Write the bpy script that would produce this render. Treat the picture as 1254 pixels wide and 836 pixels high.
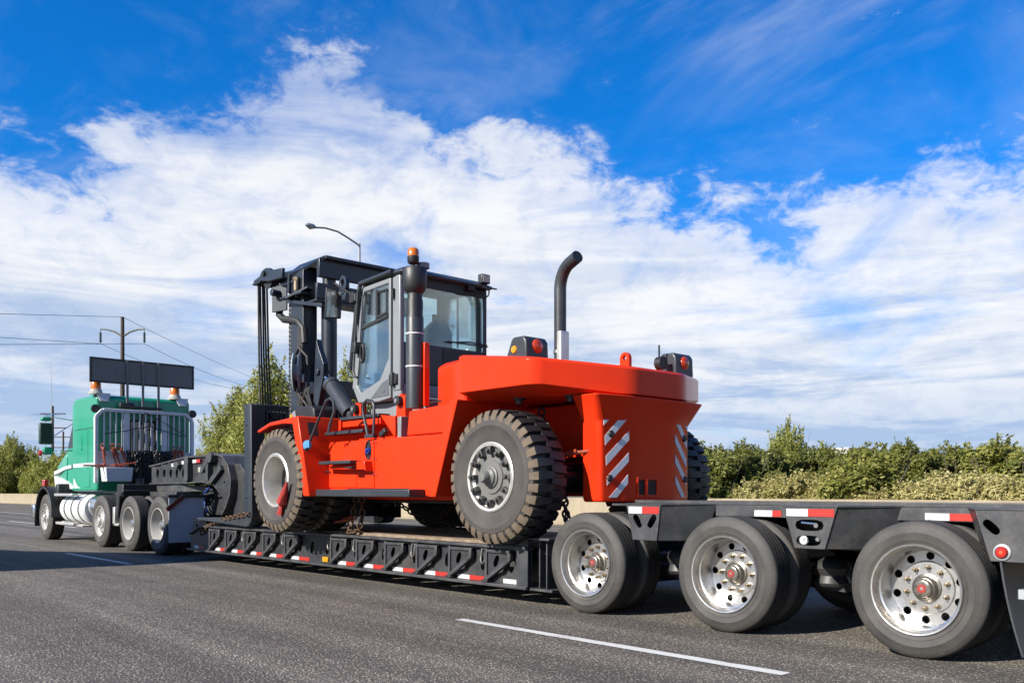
import bpy, bmesh, math, random
import numpy as np
from mathutils import Vector, Matrix
R = math.radians
for o in list(bpy.data.objects): bpy.data.objects.remove(o)
SC = bpy.context.scene
COL = SC.collection

# ------------------------------------------------------------------ camera
F_PX, W_PX, H_PX = 1100.0, 1254.0, 836.0
HORIZON = 601.5
CAM_H = 1.124
PHI = math.atan2(997.0, F_PX)                 # angle between view axis and the road
CP, SP = math.cos(PHI), math.sin(PHI)
cam = bpy.data.cameras.new('camera')
cam.sensor_width = 36.0
cam.lens = F_PX / W_PX * 36.0
cam.shift_y = (HORIZON - H_PX / 2) / W_PX
cam.clip_start = 0.05
cam.clip_end = 30000
camo = bpy.data.objects.new('camera', cam); COL.objects.link(camo)
camo.location = (0, 0, CAM_H)
camo.rotation_euler = (R(90), 0, math.pi / 2 - PHI)
SC.camera = camo

# ------------------------------------------------------------------ world, sun, exposure
SUN_EL = R(31)
SUN_TRAVEL = Vector((0.12, 0.993, 0)).normalized()
world = bpy.data.worlds.new('World'); SC.world = world
world.use_nodes = True

class NT:
    """tiny helper round a node tree"""
    def __init__(s, nt): s.t = nt; s.l = nt.links
    def n(s, typ, props=None, **inp):
        nd = s.t.nodes.new(typ)
        for k, v in (props or {}).items(): setattr(nd, k, v)
        for k, v in inp.items():
            key = int(k[1:]) if (k[0] == 'i' and k[1:].isdigit()) else k.replace('_', ' ')
            s.set(nd.inputs[key], v)
        return nd
    def set(s, sock, v):
        if isinstance(v, bpy.types.NodeSocket): s.l.new(v, sock)
        elif isinstance(v, bpy.types.Node): s.l.new(v.outputs[0], sock)
        else:
            if sock.type == 'RGBA' and len(v) == 3: v = (*v, 1)
            sock.default_value = v
    def m(s, op, a, b=0.0, c=0.0, clamp=False):
        nd = s.n('ShaderNodeMath', {'operation': op, 'use_clamp': clamp}, i0=a, i1=b, i2=c)
        return nd.outputs[0]
    def mix(s, f, a, b, blend='MIX'):
        nd = s.t.nodes.new('ShaderNodeMix'); nd.data_type = 'RGBA'; nd.blend_type = blend
        s.set(nd.inputs[0], f); s.set(nd.inputs[6], a); s.set(nd.inputs[7], b)
        return nd.outputs[2]
    def ramp(s, f, stops, interp='LINEAR'):
        nd = s.t.nodes.new('ShaderNodeValToRGB'); s.set(nd.inputs[0], f)
        cr = nd.color_ramp; cr.interpolation = interp
        while len(cr.elements) > len(stops): cr.elements.remove(cr.elements[-1])
        while len(cr.elements) < len(stops): cr.elements.new(0.5)
        for e, (p, c) in zip(cr.elements, stops):
            e.position = p; e.color = (c, c, c, 1) if isinstance(c, (int, float)) else (*c, 1)
        return nd.outputs[0]
    def sstep(s, x, lo, hi):
        nd = s.t.nodes.new('ShaderNodeMapRange'); nd.interpolation_type = 'SMOOTHSTEP'
        s.set(nd.inputs[0], x); nd.inputs[1].default_value = lo; nd.inputs[2].default_value = hi
        return nd.outputs[0]
    def noise(s, vec, scale, detail=4, rough=0.55, dist=0.0, lac=2.0):
        return s.n('ShaderNodeTexNoise', None, Vector=vec, Scale=scale, Detail=detail, Roughness=rough, Distortion=dist, Lacunarity=lac).outputs[0]

def make_world():
    g = NT(world.node_tree); world.node_tree.nodes.clear()
    out = g.n('ShaderNodeOutputWorld')
    sky = g.n('ShaderNodeTexSky', {'sky_type': 'NISHITA', 'sun_disc': False})
    sky.sun_elevation = SUN_EL
    sky.sun_rotation = math.atan2(-SUN_TRAVEL.x, -SUN_TRAVEL.y)
    sky.air_density = 1.0; sky.dust_density = 0.35; sky.ozone_density = 3.5; sky.altitude = 50
    tc = g.n('ShaderNodeTexCoord').outputs['Generated']
    sep = g.n('ShaderNodeSeparateXYZ', None, Vector=tc)
    x, y, z = sep.outputs
    el = g.m('MULTIPLY', g.m('ARCSINE', z), 180 / math.pi)                     # elevation in degrees
    # azimuth in degrees from the mean view direction, positive to the right
    va = math.degrees(math.atan2(SP, -CP))
    az = g.m('SUBTRACT', va, g.m('MULTIPLY', g.m('ARCTAN2', y, x), 180 / math.pi))
    azw = g.m('WRAP', az, 180.0, -180.0)
    # flat cloud-layer coordinates
    inv = g.m('DIVIDE', 1.0, g.m('MAXIMUM', g.m('ADD', z, 0.16), 0.05))
    px = g.m('MULTIPLY', x, inv); py = g.m('MULTIPLY', y, inv)
    lay = g.n('ShaderNodeCombineXYZ', None, X=px, Y=py, Z=0.0).outputs[0]
    # angular coordinates (puffs keep their shape near the top of the bank)
    ang = g.n('ShaderNodeCombineXYZ', None, X=g.m('MULTIPLY', azw, 0.045), Y=g.m('MULTIPLY', el, 0.075), Z=3.7).outputs[0]
    n_big = g.noise(ang, 1.3, 3, 0.5, 0.3)
    n_mid = g.noise(ang, 3.0, 6, 0.55, 0.25)
    n_fine = g.noise(ang, 8.0, 9, 0.64, 0.35)
    # height of the bank's top edge against azimuth (waves round the horizon)
    fa = g.m('DIVIDE', g.m('ADD', azw, 180.0), 360.0)
    def p(a): return (a + 180) / 360
    top = g.ramp(fa, [(0.0, .52), (p(-120), .58), (p(-80), .46), (p(-45), .54), (p(-31), .56), (p(-24), .64), (p(-18), .69), (p(-12.5), .775),
                      (p(-7), .73), (p(0), .70), (p(8), .575), (p(14), .52), (p(22), .54), (p(32), .55), (p(45), .57),
                      (p(70), .48), (p(100), .60), (p(140), .50), (1.0, .52)], 'B_SPLINE')
    topd = g.m('MULTIPLY', top, 33.0)
    dd = g.m('SUBTRACT', topd, el)
    dd = g.m('ADD', dd, g.m('MULTIPLY', g.m('SUBTRACT', n_mid, 0.5), 15.0))
    dd = g.m('ADD', dd, g.m('MULTIPLY', g.m('SUBTRACT', n_fine, 0.5), 10.5))
    bank = g.m('ADD', g.m('MULTIPLY', g.sstep(dd, -0.6, 2.6), 0.66), g.m('MULTIPLY', g.sstep(dd, -2.5, 9.0), 0.34))
    # gaps low on the bank
    gaps = g.noise(lay, 1.25, 6, 0.6, 0.8)
    gapm = g.m('MULTIPLY', g.sstep(gaps, 0.50, 0.72), g.m('ADD', 0.22, g.m('MULTIPLY', g.sstep(el, 6.0, 15.0), 0.50)))
    bank = g.m('MULTIPLY', bank, g.m('SUBTRACT', 1.0, gapm))
    # thin streaky wisps above it
    rot = g.n('ShaderNodeMapping', None, Vector=lay)
    rot.inputs['Rotation'].default_value = (0, 0, R(-18)); rot.inputs['Scale'].default_value = (1.0, 2.0, 1.0)
    wn = g.noise(rot.outputs[0], 1.1, 8, 0.60, 0.35)
    wn2 = g.noise(lay, 0.9, 3, 0.5, 0.0)
    wisp = g.m('MULTIPLY', g.sstep(wn, 0.46, 0.74), g.sstep(wn2, 0.34, 0.58))
    wisp = g.m('MULTIPLY', wisp, 0.50)
    veil = g.m('MULTIPLY', g.sstep(g.noise(ang, 1.7, 7, 0.58, 0.4), 0.47, 0.74), 0.13)
    veil = g.m('MULTIPLY', veil, g.sstep(dd, -16.0, -1.0))
    wisp = g.m('MAXIMUM', wisp, veil)
    puff = g.m('MULTIPLY', g.sstep(n_fine, 0.60, 0.74), g.m('MULTIPLY', g.sstep(n_big, 0.45, 0.6), 0.7))
    puff = g.m('MULTIPLY', puff, g.sstep(dd, -9.0, -1.0))
    cl = g.m('MAXIMUM', bank, g.m('MAXIMUM', wisp, puff))
    # haze band at the horizon
    hz = g.sstep(el, 16.0, 0.0)
    cl = g.m('MAXIMUM', cl, g.m('MULTIPLY', hz, 0.80))
    cl = g.m('MINIMUM', cl, 0.97)
    # cloud tones: bright heads, blue-grey bases in streaks
    strk = g.n('ShaderNodeMapping', None, Vector=ang)
    strk.inputs['Scale'].default_value = (0.55, 2.6, 1.0)
    sn = g.noise(strk.outputs[0], 2.2, 7, 0.6, 0.6)
    low = g.sstep(el, 18.5, 5.0)
    sh = g.m('MULTIPLY', g.sstep(sn, 0.34, 0.64), g.m('ADD', g.m('MULTIPLY', low, 0.85), 0.22))
    sh = g.m('MAXIMUM', sh, g.m('MULTIPLY', g.sstep(el, 9.0, 1.0), 0.85))
    sh = g.m('ADD', sh, g.m('MULTIPLY', g.sstep(n_fine, 0.56, 0.36), 0.20), clamp=True)
    ccol = g.mix(sh, (0.99, 0.99, 1.0), (0.44, 0.57, 0.80))
    # sky: deepened blue of a polarised late-summer sky
    skyc = g.mix(1.0, sky.outputs[0], (0.05, 0.84, 1.62), 'MULTIPLY')
    b1 = g.n('ShaderNodeBackground', None, Color=skyc, Strength=0.060)
    b2 = g.n('ShaderNodeBackground', None, Color=ccol, Strength=0.50)
    mx = g.n('ShaderNodeMixShader', None, i0=cl, i1=b1.outputs[0], i2=b2.outputs[0])
    g.l.new(mx.outputs[0], out.inputs[0])
make_world()

sl = bpy.data.lights.new('sun', 'SUN'); sl.energy = 5.0; sl.angle = R(0.53); sl.color = (1.0, 0.93, 0.82)
so = bpy.data.objects.new('sun', sl); COL.objects.link(so)
so.location = (-30, -30, 40)
so.rotation_euler = Vector((SUN_TRAVEL.x * math.cos(SUN_EL), SUN_TRAVEL.y * math.cos(SUN_EL), -math.sin(SUN_EL))).to_track_quat('-Z', 'Y').to_euler()
vs = SC.view_settings
vs.view_transform = 'Standard'; vs.look = 'None'; vs.exposure = 1.0; vs.gamma = 1.0; vs.use_curve_mapping = False

# ------------------------------------------------------------------ photograph pixel -> place (given the plane it lies on)
def pix(px, py, Y=None, X=None, Z=None, D=None):
    kx = (px - W_PX / 2) / F_PX; ky = (HORIZON - py) / F_PX
    d = Vector((-CP + kx * SP, SP + kx * CP, ky))
    if Y is not None: t = Y / d.y
    elif X is not None: t = X / d.x
    elif Z is not None: t = (Z - CAM_H) / d.z
    else: t = D
    return Vector((d.x * t, d.y * t, CAM_H + d.z * t))

# ------------------------------------------------------------------ materials
MATS = {}
K_ALB = 0.52
def coords(g, obj=True): return g.n('ShaderNodeTexCoord').outputs['Object'] if obj else g.n('ShaderNodeNewGeometry').outputs['Position']
def mat(name, col, rough=0.5, metal=0.0, var=0.12, scale=3.0, dust=None, damt=0.0, dscale=2.0, coat=0.0, bump=0.0, bscale=40.0, emit=0.0, alpha=None, spec=0.5, scratch=0.0, rvar=0.2, streak=0.0):
    if name in MATS: return MATS[name]
    kk = K_ALB if metal < .4 and not emit and name not in ('orange_paint', 'white_paint') else 1.0
    col = tuple(v * kk for v in col); dust = tuple(v * kk for v in dust) if dust else dust
    m = bpy.data.materials.new(name); m.use_nodes = True
    g = NT(m.node_tree); b = m.node_tree.nodes['Principled BSDF']
    tc = coords(g)
    n1 = g.noise(tc, scale, 5, 0.6)
    c = g.mix(g.m('MULTIPLY', g.sstep(n1, 0.3, 0.7), 1.0), tuple(v * (1 - var) for v in col), tuple(min(1, v * (1 + var)) for v in col))
    if dust:
        n2 = g.noise(tc, dscale, 7, 0.68, 0.4)
        n3 = g.noise(tc, dscale * 9, 4, 0.6)
        f = g.m('MULTIPLY', g.m('ADD', g.sstep(n2, 0.42, 0.72), g.m('MULTIPLY', g.sstep(n3, 0.5, 0.8), 0.5)), damt, clamp=True)
        c = g.mix(f, c, dust)
    if scratch:
        sm = g.n('ShaderNodeMapping', None, Vector=tc); sm.inputs['Scale'].default_value = (6, 6, 1.2)
        n4 = g.noise(sm.outputs[0], 14, 6, 0.75, 0.3)
        c = g.mix(g.m('MULTIPLY', g.sstep(n4, 0.62, 0.70), scratch), c, (0.33, 0.32, 0.30))
    if streak:
        sk = g.n('ShaderNodeMapping', None, Vector=tc); sk.inputs['Scale'].default_value = (5, 5, .55)
        n5 = g.noise(sk.outputs[0], 2.2, 6, 0.7, 0.2); n6 = g.noise(tc, .9, 4, .6)
        c = g.mix(g.m('MULTIPLY', g.m('MULTIPLY', g.sstep(n5, 0.50, 0.72), g.sstep(n6, .40, .62)), streak * 2), c, tuple(v * .35 + .02 for v in col))
        n7 = g.noise(tc, 60, 3, .6)
        c = g.mix(g.m('MULTIPLY', g.sstep(n7, .70, .78), streak), c, (.10, .07, .055))
    g.set(b.inputs['Base Color'], c)
    nr = g.noise(tc, scale * 4, 4, 0.6)
    g.set(b.inputs['Roughness'], g.m('ADD', rough * (1 - rvar / 2), g.m('MULTIPLY', nr, rough * rvar), clamp=True))
    b.inputs['Metallic'].default_value = metal
    b.inputs['Specular IOR Level'].default_value = spec
    if coat:
        b.inputs['Coat Weight'].default_value = coat; b.inputs['Coat Roughness'].default_value = 0.12
    if bump:
        bn = g.noise(tc, bscale, 4, 0.6)
        bp = g.n('ShaderNodeBump', None, Strength=bump, Distance=0.01, Height=bn)
        g.set(b.inputs['Normal'], bp.outputs[0])
    if emit:
        b.inputs['Emission Color'].default_value = (*col, 1); b.inputs['Emission Strength'].default_value = emit
    MATS[name] = m
    return m

ORANGE = mat('orange_paint', (0.60, 0.030, 0.0065), 0.22, var=0.07, scale=1.2, dust=(0.38, 0.042, 0.02), damt=0.16, streak=.20, coat=0.0, bump=0.03, bscale=5, spec=.13)
GREYP = mat('cab_grey_paint', (0.31, 0.335, 0.355), 0.40, var=0.05, dust=(.28, .27, .25), damt=.12)
DGREY = mat('dark_grey_paint', (0.042, 0.050, 0.060), 0.42, var=0.12, dust=(.16, .155, .15), damt=.16)
MASTP = mat('mast_paint', (0.026, 0.036, 0.052), 0.34, var=0.1, dust=(.11, .115, .12), damt=.12)
BLACKP = mat('black_plastic', (0.018, 0.019, 0.021), 0.5, var=.2, dust=(.1, .1, .1), damt=.15)
TRAILER = mat('trailer_black_paint', (0.044, 0.047, 0.053), 0.42, var=.3, scale=5, dust=(.17, .15, .125), damt=.42, dscale=2.2, scratch=.16, streak=.16)
TRAILER2 = mat('trailer_worn_paint', (0.066, 0.070, 0.077), 0.44, var=.3, scale=6, dust=(.21, .18, .145), damt=.42, dscale=3, scratch=.30, streak=.15)
WOOD = mat('deck_wood', (0.34, 0.25, 0.17), 0.8, var=.3, scale=9, dust=(.42, .36, .28), damt=.5, dscale=3, bump=.4, bscale=30)
SIDEW = mat('tyre_sidewall', (0.070, 0.066, 0.062), 0.70, var=.18, scale=7, dust=(.155, .14, .12), damt=.50, dscale=2.4, bump=.10, bscale=60)
TREAD = mat('tyre_tread', (0.026, 0.026, 0.027), 0.75, var=.2, dust=(.09, .083, .073), damt=.3)
OTRSIDE = mat('forklift_tyre_sidewall', (0.070, 0.062, 0.057), 0.75, var=.18, scale=4, dust=(.15, .125, .10), damt=.40, dscale=2.5, bump=.15, bscale=40)
OTRLUG = mat('forklift_tyre_lug', (0.175, 0.132, 0.090), 0.85, var=.25, scale=8, dust=(.26, .19, .12), damt=.5, dscale=6, bump=.4, bscale=50)
OTRTREAD = mat('forklift_tyre_tread', (0.022, 0.022, 0.023), 0.55, var=.25, dust=(.08, .075, .07), damt=.25)
ALU = mat('brushed_aluminium', (0.62, 0.60, 0.56), 0.40, metal=.75, var=.08, dust=(.40, .36, .30), damt=.30, dscale=5, rvar=.5)
ALUD = mat('dusty_aluminium', (0.56, 0.55, 0.53), 0.30, metal=.92, var=.10, dust=(.24, .215, .18), damt=.28, dscale=5, rvar=.6)
CHROME = mat('polished_metal', (0.72, 0.72, 0.72), 0.14, metal=1.0, var=.04)
STEEL = mat('bare_steel', (0.32, 0.32, 0.32), 0.42, metal=.8, var=.15)
GREASE = mat('greasy_hub', (0.20, 0.18, 0.15), 0.30, metal=.8, var=.35, scale=30)
BRASS = mat('brass_nut', (0.22, 0.17, 0.11), 0.42, metal=.7, var=.2)
WHITEP = mat('white_paint', (0.50, 0.51, 0.52), 0.45, var=.05, dust=(.30, .285, .26), damt=.18)
SILVERW = mat('white_steel_rim', (0.62, 0.61, 0.58), 0.45, var=.06, dust=(.36, .33, .28), damt=.3, dscale=4)
GREENP = mat('green_paint', (0.018, 0.42, 0.235), 0.32, var=.06, scale=1.5, coat=.15, dust=(.12, .34, .25), damt=.15, streak=.10)
FLAP = mat('white_rubber_flap', (0.56, 0.61, 0.72), 0.6, var=.05, dust=(.38, .38, .38), damt=.3)
REDT = mat('red_reflective_tape', (0.66, 0.035, 0.022), 0.4, var=.08, dust=(.35, .12, .10), damt=.15)
WHITET = mat('white_reflective_tape', (0.80, 0.80, 0.80), 0.4, var=.05, dust=(.5, .48, .45), damt=.2)
CHEV = mat('silver_chevron_tape', (0.90, 0.94, 1.0), 0.35, var=.06, dust=(.45, .42, .42), damt=.15)
AMBER = mat('amber_lens', (0.85, 0.22, 0.01), 0.2, var=.05, coat=.3)
AMBERY = mat('yellow_amber_lens', (0.9, 0.42, 0.01), 0.2, var=.05, coat=.3)
REDL = mat('red_lens', (0.62, 0.02, 0.012), 0.2, var=.05, coat=.4)
LAMPON = mat('lit_red_lamp', (0.9, 0.05, 0.02), 0.2, var=.02, emit=0.8)
CLEARL = mat('clear_lens', (0.62, 0.60, 0.52), 0.15, var=.05, coat=.4)
HUBRED = mat('hub_red_emblem', (0.50, 0.045, 0.035), 0.4, var=.05)
RUST = mat('rusty_chain', (0.155, 0.085, 0.045), 0.7, metal=.3, var=.35, scale=25)
DCHAIN = mat('dark_chain', (0.035, 0.033, 0.032), 0.55, metal=.5, var=.3, scale=25)
BINDER = mat('binder_red_paint', (0.42, 0.075, 0.03), 0.5, var=.2, scale=12)
FLAGRED = mat('red_cloth', (0.50, 0.035, 0.025), 0.75, var=.15, bump=.3, bscale=25)
HOSE = mat('hydraulic_hose', (0.018, 0.017, 0.017), 0.6, var=.2, dust=(.06, .05, .045), damt=.25)
HOSEB = mat('worn_hose', (0.045, 0.036, 0.030), 0.65, var=.25, scale=8)
BLUEH = mat('blue_air_line', (0.03, 0.10, 0.40), 0.4)
BLUETAPE = mat('blue_tape', (0.10, 0.38, 0.72), 0.6)
BLUECAP = mat('blue_filler_cap', (0.02, 0.07, 0.42), 0.35)
BOARD = mat('sign_board_back', (0.26, 0.245, 0.235), 0.55, var=.12, scale=2, dust=(.10, .10, .10), damt=.3)
SEATF = mat('seat_fabric', (0.030, 0.032, 0.036), 0.85, var=.15)
POLEW = mat('weathered_pole_wood', (0.105, 0.075, 0.055), 0.85, var=.3, scale=6)
GALV = mat('galvanised_steel', (0.30, 0.32, 0.33), 0.5, metal=.5, var=.1)
WIRE = mat('power_line', (0.05, 0.055, 0.06), 0.6)
INSUL = mat('green_insulator', (0.03, 0.10, 0.09), 0.35)
SIGNG = mat('highway_sign_green', (0.01, 0.16, 0.09), 0.5)
BARK = mat('bark', (0.11, 0.085, 0.06), 0.9, var=.35, scale=8)

def glass(name, tint, refl=0.10):
    m = bpy.data.materials.new(name); m.use_nodes = True
    g = NT(m.node_tree); m.node_tree.nodes.clear()
    o = g.n('ShaderNodeOutputMaterial')
    tr = g.n('ShaderNodeBsdfTransparent', None, Color=tint)
    gl = g.n('ShaderNodeBsdfGlossy', None, Color=(1, 1, 1), Roughness=0.02)
    fr = g.n('ShaderNodeFresnel', None, IOR=1.52).outputs[0]
    f = g.m('ADD', g.m('MULTIPLY', fr, 0.75), refl, clamp=True)
    mx = g.n('ShaderNodeMixShader', None, i0=f, i1=tr.outputs[0], i2=gl.outputs[0])
    g.l.new(mx.outputs[0], o.inputs[0]); return m
GLASS = glass('cab_glass', (0.84, 0.92, 0.92), 0.02)
GLASSD = glass('dark_tinted_glass', (0.10, 0.12, 0.12), 0.06)

# ------------------------------------------------------------------ mesh builder
ORG = {}
class MB:
    def __init__(s): s.v = []; s.f = []; s.mi = []; s.cm = 0
    def mat(s, i): s.cm = i; return s
    def add(s, vs, fs):
        o = len(s.v); s.v += [tuple(p) for p in vs]
        for f in fs: s.f.append([i + o for i in f]); s.mi.append(s.cm)
        return s
    def box(s, x0, x1, y0, y1, z0, z1):
        return s.add([(x0, y0, z0), (x1, y0, z0), (x1, y1, z0), (x0, y1, z0), (x0, y0, z1), (x1, y0, z1), (x1, y1, z1), (x0, y1, z1)],
                     [(0, 3, 2, 1), (4, 5, 6, 7), (0, 1, 5, 4), (1, 2, 6, 5), (2, 3, 7, 6), (3, 0, 4, 7)])
    def rings(s, rs, caps=True, closed=False):
        n = len(rs[0]); vs = [p for r in rs for p in r]; fs = []
        m = len(rs)
        for i in range(m if closed else m - 1):
            a = i * n; b = ((i + 1) % m) * n
            for j in range(n): fs.append((a + j, a + (j + 1) % n, b + (j + 1) % n, b + j))
        if caps and not closed:
            fs.append(tuple(range(n))[::-1]); fs.append(tuple(range((m - 1) * n, m * n)))
        return s.add(vs, fs)
    def py(s, poly, y0, y1): return s.rings([[(x, y0, z) for x, z in poly], [(x, y1, z) for x, z in poly]])
    def pz(s, poly, z0, z1): return s.rings([[(x, y, z0) for x, y in poly], [(x, y, z1) for x, y in poly]])
    def px(s, poly, x0, x1): return s.rings([[(x0, y, z) for y, z in poly], [(x1, y, z) for y, z in poly]])
    def frame_y(s, outer, inner, y0, y1):
        n = len(outer); vs = []
        for y in (y0, y1):
            vs += [(x, y, z) for x, z in outer]; vs += [(x, y, z) for x, z in inner]
        fs = []
        for j in range(n):
            k = (j + 1) % n
            fs += [(j, k, n + k, n + j), (2 * n + j, 3 * n + j, 3 * n + k, 2 * n + k), (j, 2 * n + j, 2 * n + k, k), (n + j, n + k, 3 * n + k, 3 * n + j)]
        return s.add(vs, fs)
    def frame_x(s, outer, inner, x0, x1):
        o = len(s.v); s.frame_y(outer, inner, x0, x1)
        for i in range(o, len(s.v)): a, b, c = s.v[i]; s.v[i] = (b, a, c)
        return s
    def lathe(s, prof, c=(0, 0, 0), axis='y', n=40, sgn=1, mats=None, a0=0.0, a1=None):
        c = Vector(c); full = a1 is None; vs = []; m = len(prof)
        nn = n if full else n + 1
        for i in range(nn):
            t = a0 + (2 * math.pi if full else (a1 - a0)) * i / n
            co, si = math.cos(t), math.sin(t)
            for r, a in prof:
                a *= sgn
                if axis == 'y': p = (r * co, a, r * si)
                elif axis == 'z': p = (r * co, r * si, a)
                else: p = (a, r * co, r * si)
                vs.append(c + Vector(p))
        o = len(s.v); s.v += [tuple(p) for p in vs]
        for i in range(n):
            a = i * m; b = ((i + 1) % nn) * m
            for j in range(m - 1):
                s.f.append([o + a + j, o + a + j + 1, o + b + j + 1, o + b + j]); s.mi.append(mats[j] if mats else s.cm)
        return s
    def cyl(s, p0, p1, r0, r1=None, n=16):
        r1 = r0 if r1 is None else r1
        p0 = Vector(p0); p1 = Vector(p1); d = (p1 - p0).normalized()
        u = d.orthogonal().normalized(); w = d.cross(u)
        ring = lambda p, r: [p + (u * math.cos(2 * math.pi * i / n) + w * math.sin(2 * math.pi * i / n)) * r for i in range(n)]
        return s.rings([ring(p0, r0), ring(p1, r1)])
    def tube(s, pts, r, n=8, closed=False):
        pts = [Vector(p) for p in pts]; rs = []; m = len(pts); u = None
        for i, p in enumerate(pts):
            a = pts[(i - 1) % m] if (closed or i > 0) else p
            b = pts[(i + 1) % m] if (closed or i < m - 1) else p
            d = (b - a).normalized()
            u = d.orthogonal().normalized() if u is None else (u - d * u.dot(d)).normalized()
            w = d.cross(u); rr = r[i] if isinstance(r, (list, tuple)) else r
            rs.append([p + (u * math.cos(2 * math.pi * k / n) + w * math.sin(2 * math.pi * k / n)) * rr for k in range(n)])
        return s.rings(rs, True, closed)
    def bar(s, p0, p1, w, h, up=(0, 0, 1)):
        p0 = Vector(p0); p1 = Vector(p1); d = (p1 - p0).normalized(); up = Vector(up)
        sd = d.cross(up).normalized(); up2 = sd.cross(d)
        ring = lambda p: [p + sd * w / 2 + up2 * h / 2, p - sd * w / 2 + up2 * h / 2, p - sd * w / 2 - up2 * h / 2, p + sd * w / 2 - up2 * h / 2]
        return s.rings([ring(p0), ring(p1)])
    def holed(s, x0, x1, z0, z1, y0, y1, cx, cz, rx, rz, rot=0.0, n=16):
        """rectangular plate cell in the XZ plane with one oval hole"""
        hs = []; bs = []
        angs = sorted(set([2 * math.pi * i / n for i in range(n)] + [math.atan2(z - cz, x - cx) % (2 * math.pi) for x in (x0, x1) for z in (z0, z1)]))
        for t in angs:
            co, si = math.cos(t), math.sin(t)
            a = t - rot
            k = 1 / math.sqrt((math.cos(a) / rx) ** 2 + (math.sin(a) / rz) ** 2)
            hs.append((cx + co * k, cz + si * k))
            q = 1e9
            if co > 1e-9: q = min(q, (x1 - cx) / co)
            if co < -1e-9: q = min(q, (x0 - cx) / co)
            if si > 1e-9: q = min(q, (z1 - cz) / si)
            if si < -1e-9: q = min(q, (z0 - cz) / si)
            bs.append((cx + co * q, cz + si * q))
        return s.frame_y(bs, hs, y0, y1)
    def obj(s, name, mats, parent=None, origin=None, bevel=0.0, seg=2, ang=35, smooth=True):
        me = bpy.data.meshes.new(name)
        po = ORG.get(parent.name if parent else None, Vector((0, 0, 0)))
        org = Vector(origin) if origin is not None else po
        me.from_pydata([(p[0] - org.x, p[1] - org.y, p[2] - org.z) for p in s.v], [], s.f)
        if not isinstance(mats, (list, tuple)): mats = [mats]
        for m in mats: me.materials.append(m)
        me.polygons.foreach_set('material_index', s.mi)
        bm = bmesh.new(); bm.from_mesh(me)
        bmesh.ops.recalc_face_normals(bm, faces=bm.faces); bm.to_mesh(me); bm.free()
        if smooth:
            me.polygons.foreach_set('use_smooth', [True] * len(me.polygons)); me.set_sharp_from_angle(angle=R(ang))
        o = bpy.data.objects.new(name, me); COL.objects.link(o)
        if parent: o.parent = parent
        o.location = org - po
        ORG[o.name] = org
        if bevel:
            md = o.modifiers.new('bevel', 'BEVEL'); md.width = bevel; md.segments = seg; md.limit_method = 'ANGLE'; md.angle_limit = R(32)
            md.harden_normals = False
        return o

def tag(o, label, cat=None, group=None, kind=None):
    if label: o['label'] = label
    if cat: o['category'] = cat
    if group: o['group'] = group
    if kind: o['kind'] = kind
    return o
def thing(name, loc, label, cat, group=None):
    o = bpy.data.objects.new(name, None); COL.objects.link(o); o.location = loc; o.empty_display_size = .3
    ORG[o.name] = Vector(loc)
    return tag(o, label, cat, group)
def inst(src, parent, loc, rz=0.0, name=None, rot=None):
    """copy of a single object (shared mesh) under parent at world place loc"""
    c = src.copy(); COL.objects.link(c); c.parent = parent
    if name: c.name = name
    po = ORG.get(parent.name if parent else None, Vector((0, 0, 0)))
    c.location = Vector(loc) - po; c.rotation_euler = rot or (0, 0, rz); ORG[c.name] = Vector(loc)
    return c
def copy_tree(src, parent, loc, rz=0.0):
    c = inst(src, parent, loc, rz)
    for ch in src.children:
        d = ch.copy(); COL.objects.link(d); d.parent = c
    return c
def slab(P, thick, mb=None):
    """thin solid from a planar polygon of points, thickened along its normal towards the camera side"""
    mb = mb or MB(); P = [Vector(p) for p in P]
    n = (P[1] - P[0]).cross(P[2] - P[0]).normalized()
    if n.dot(Vector((0, 0, CAM_H)) - P[0]) < 0: n = -n
    return mb.rings([[p - n * 0.002 for p in P], [p + n * thick for p in P]])

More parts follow.
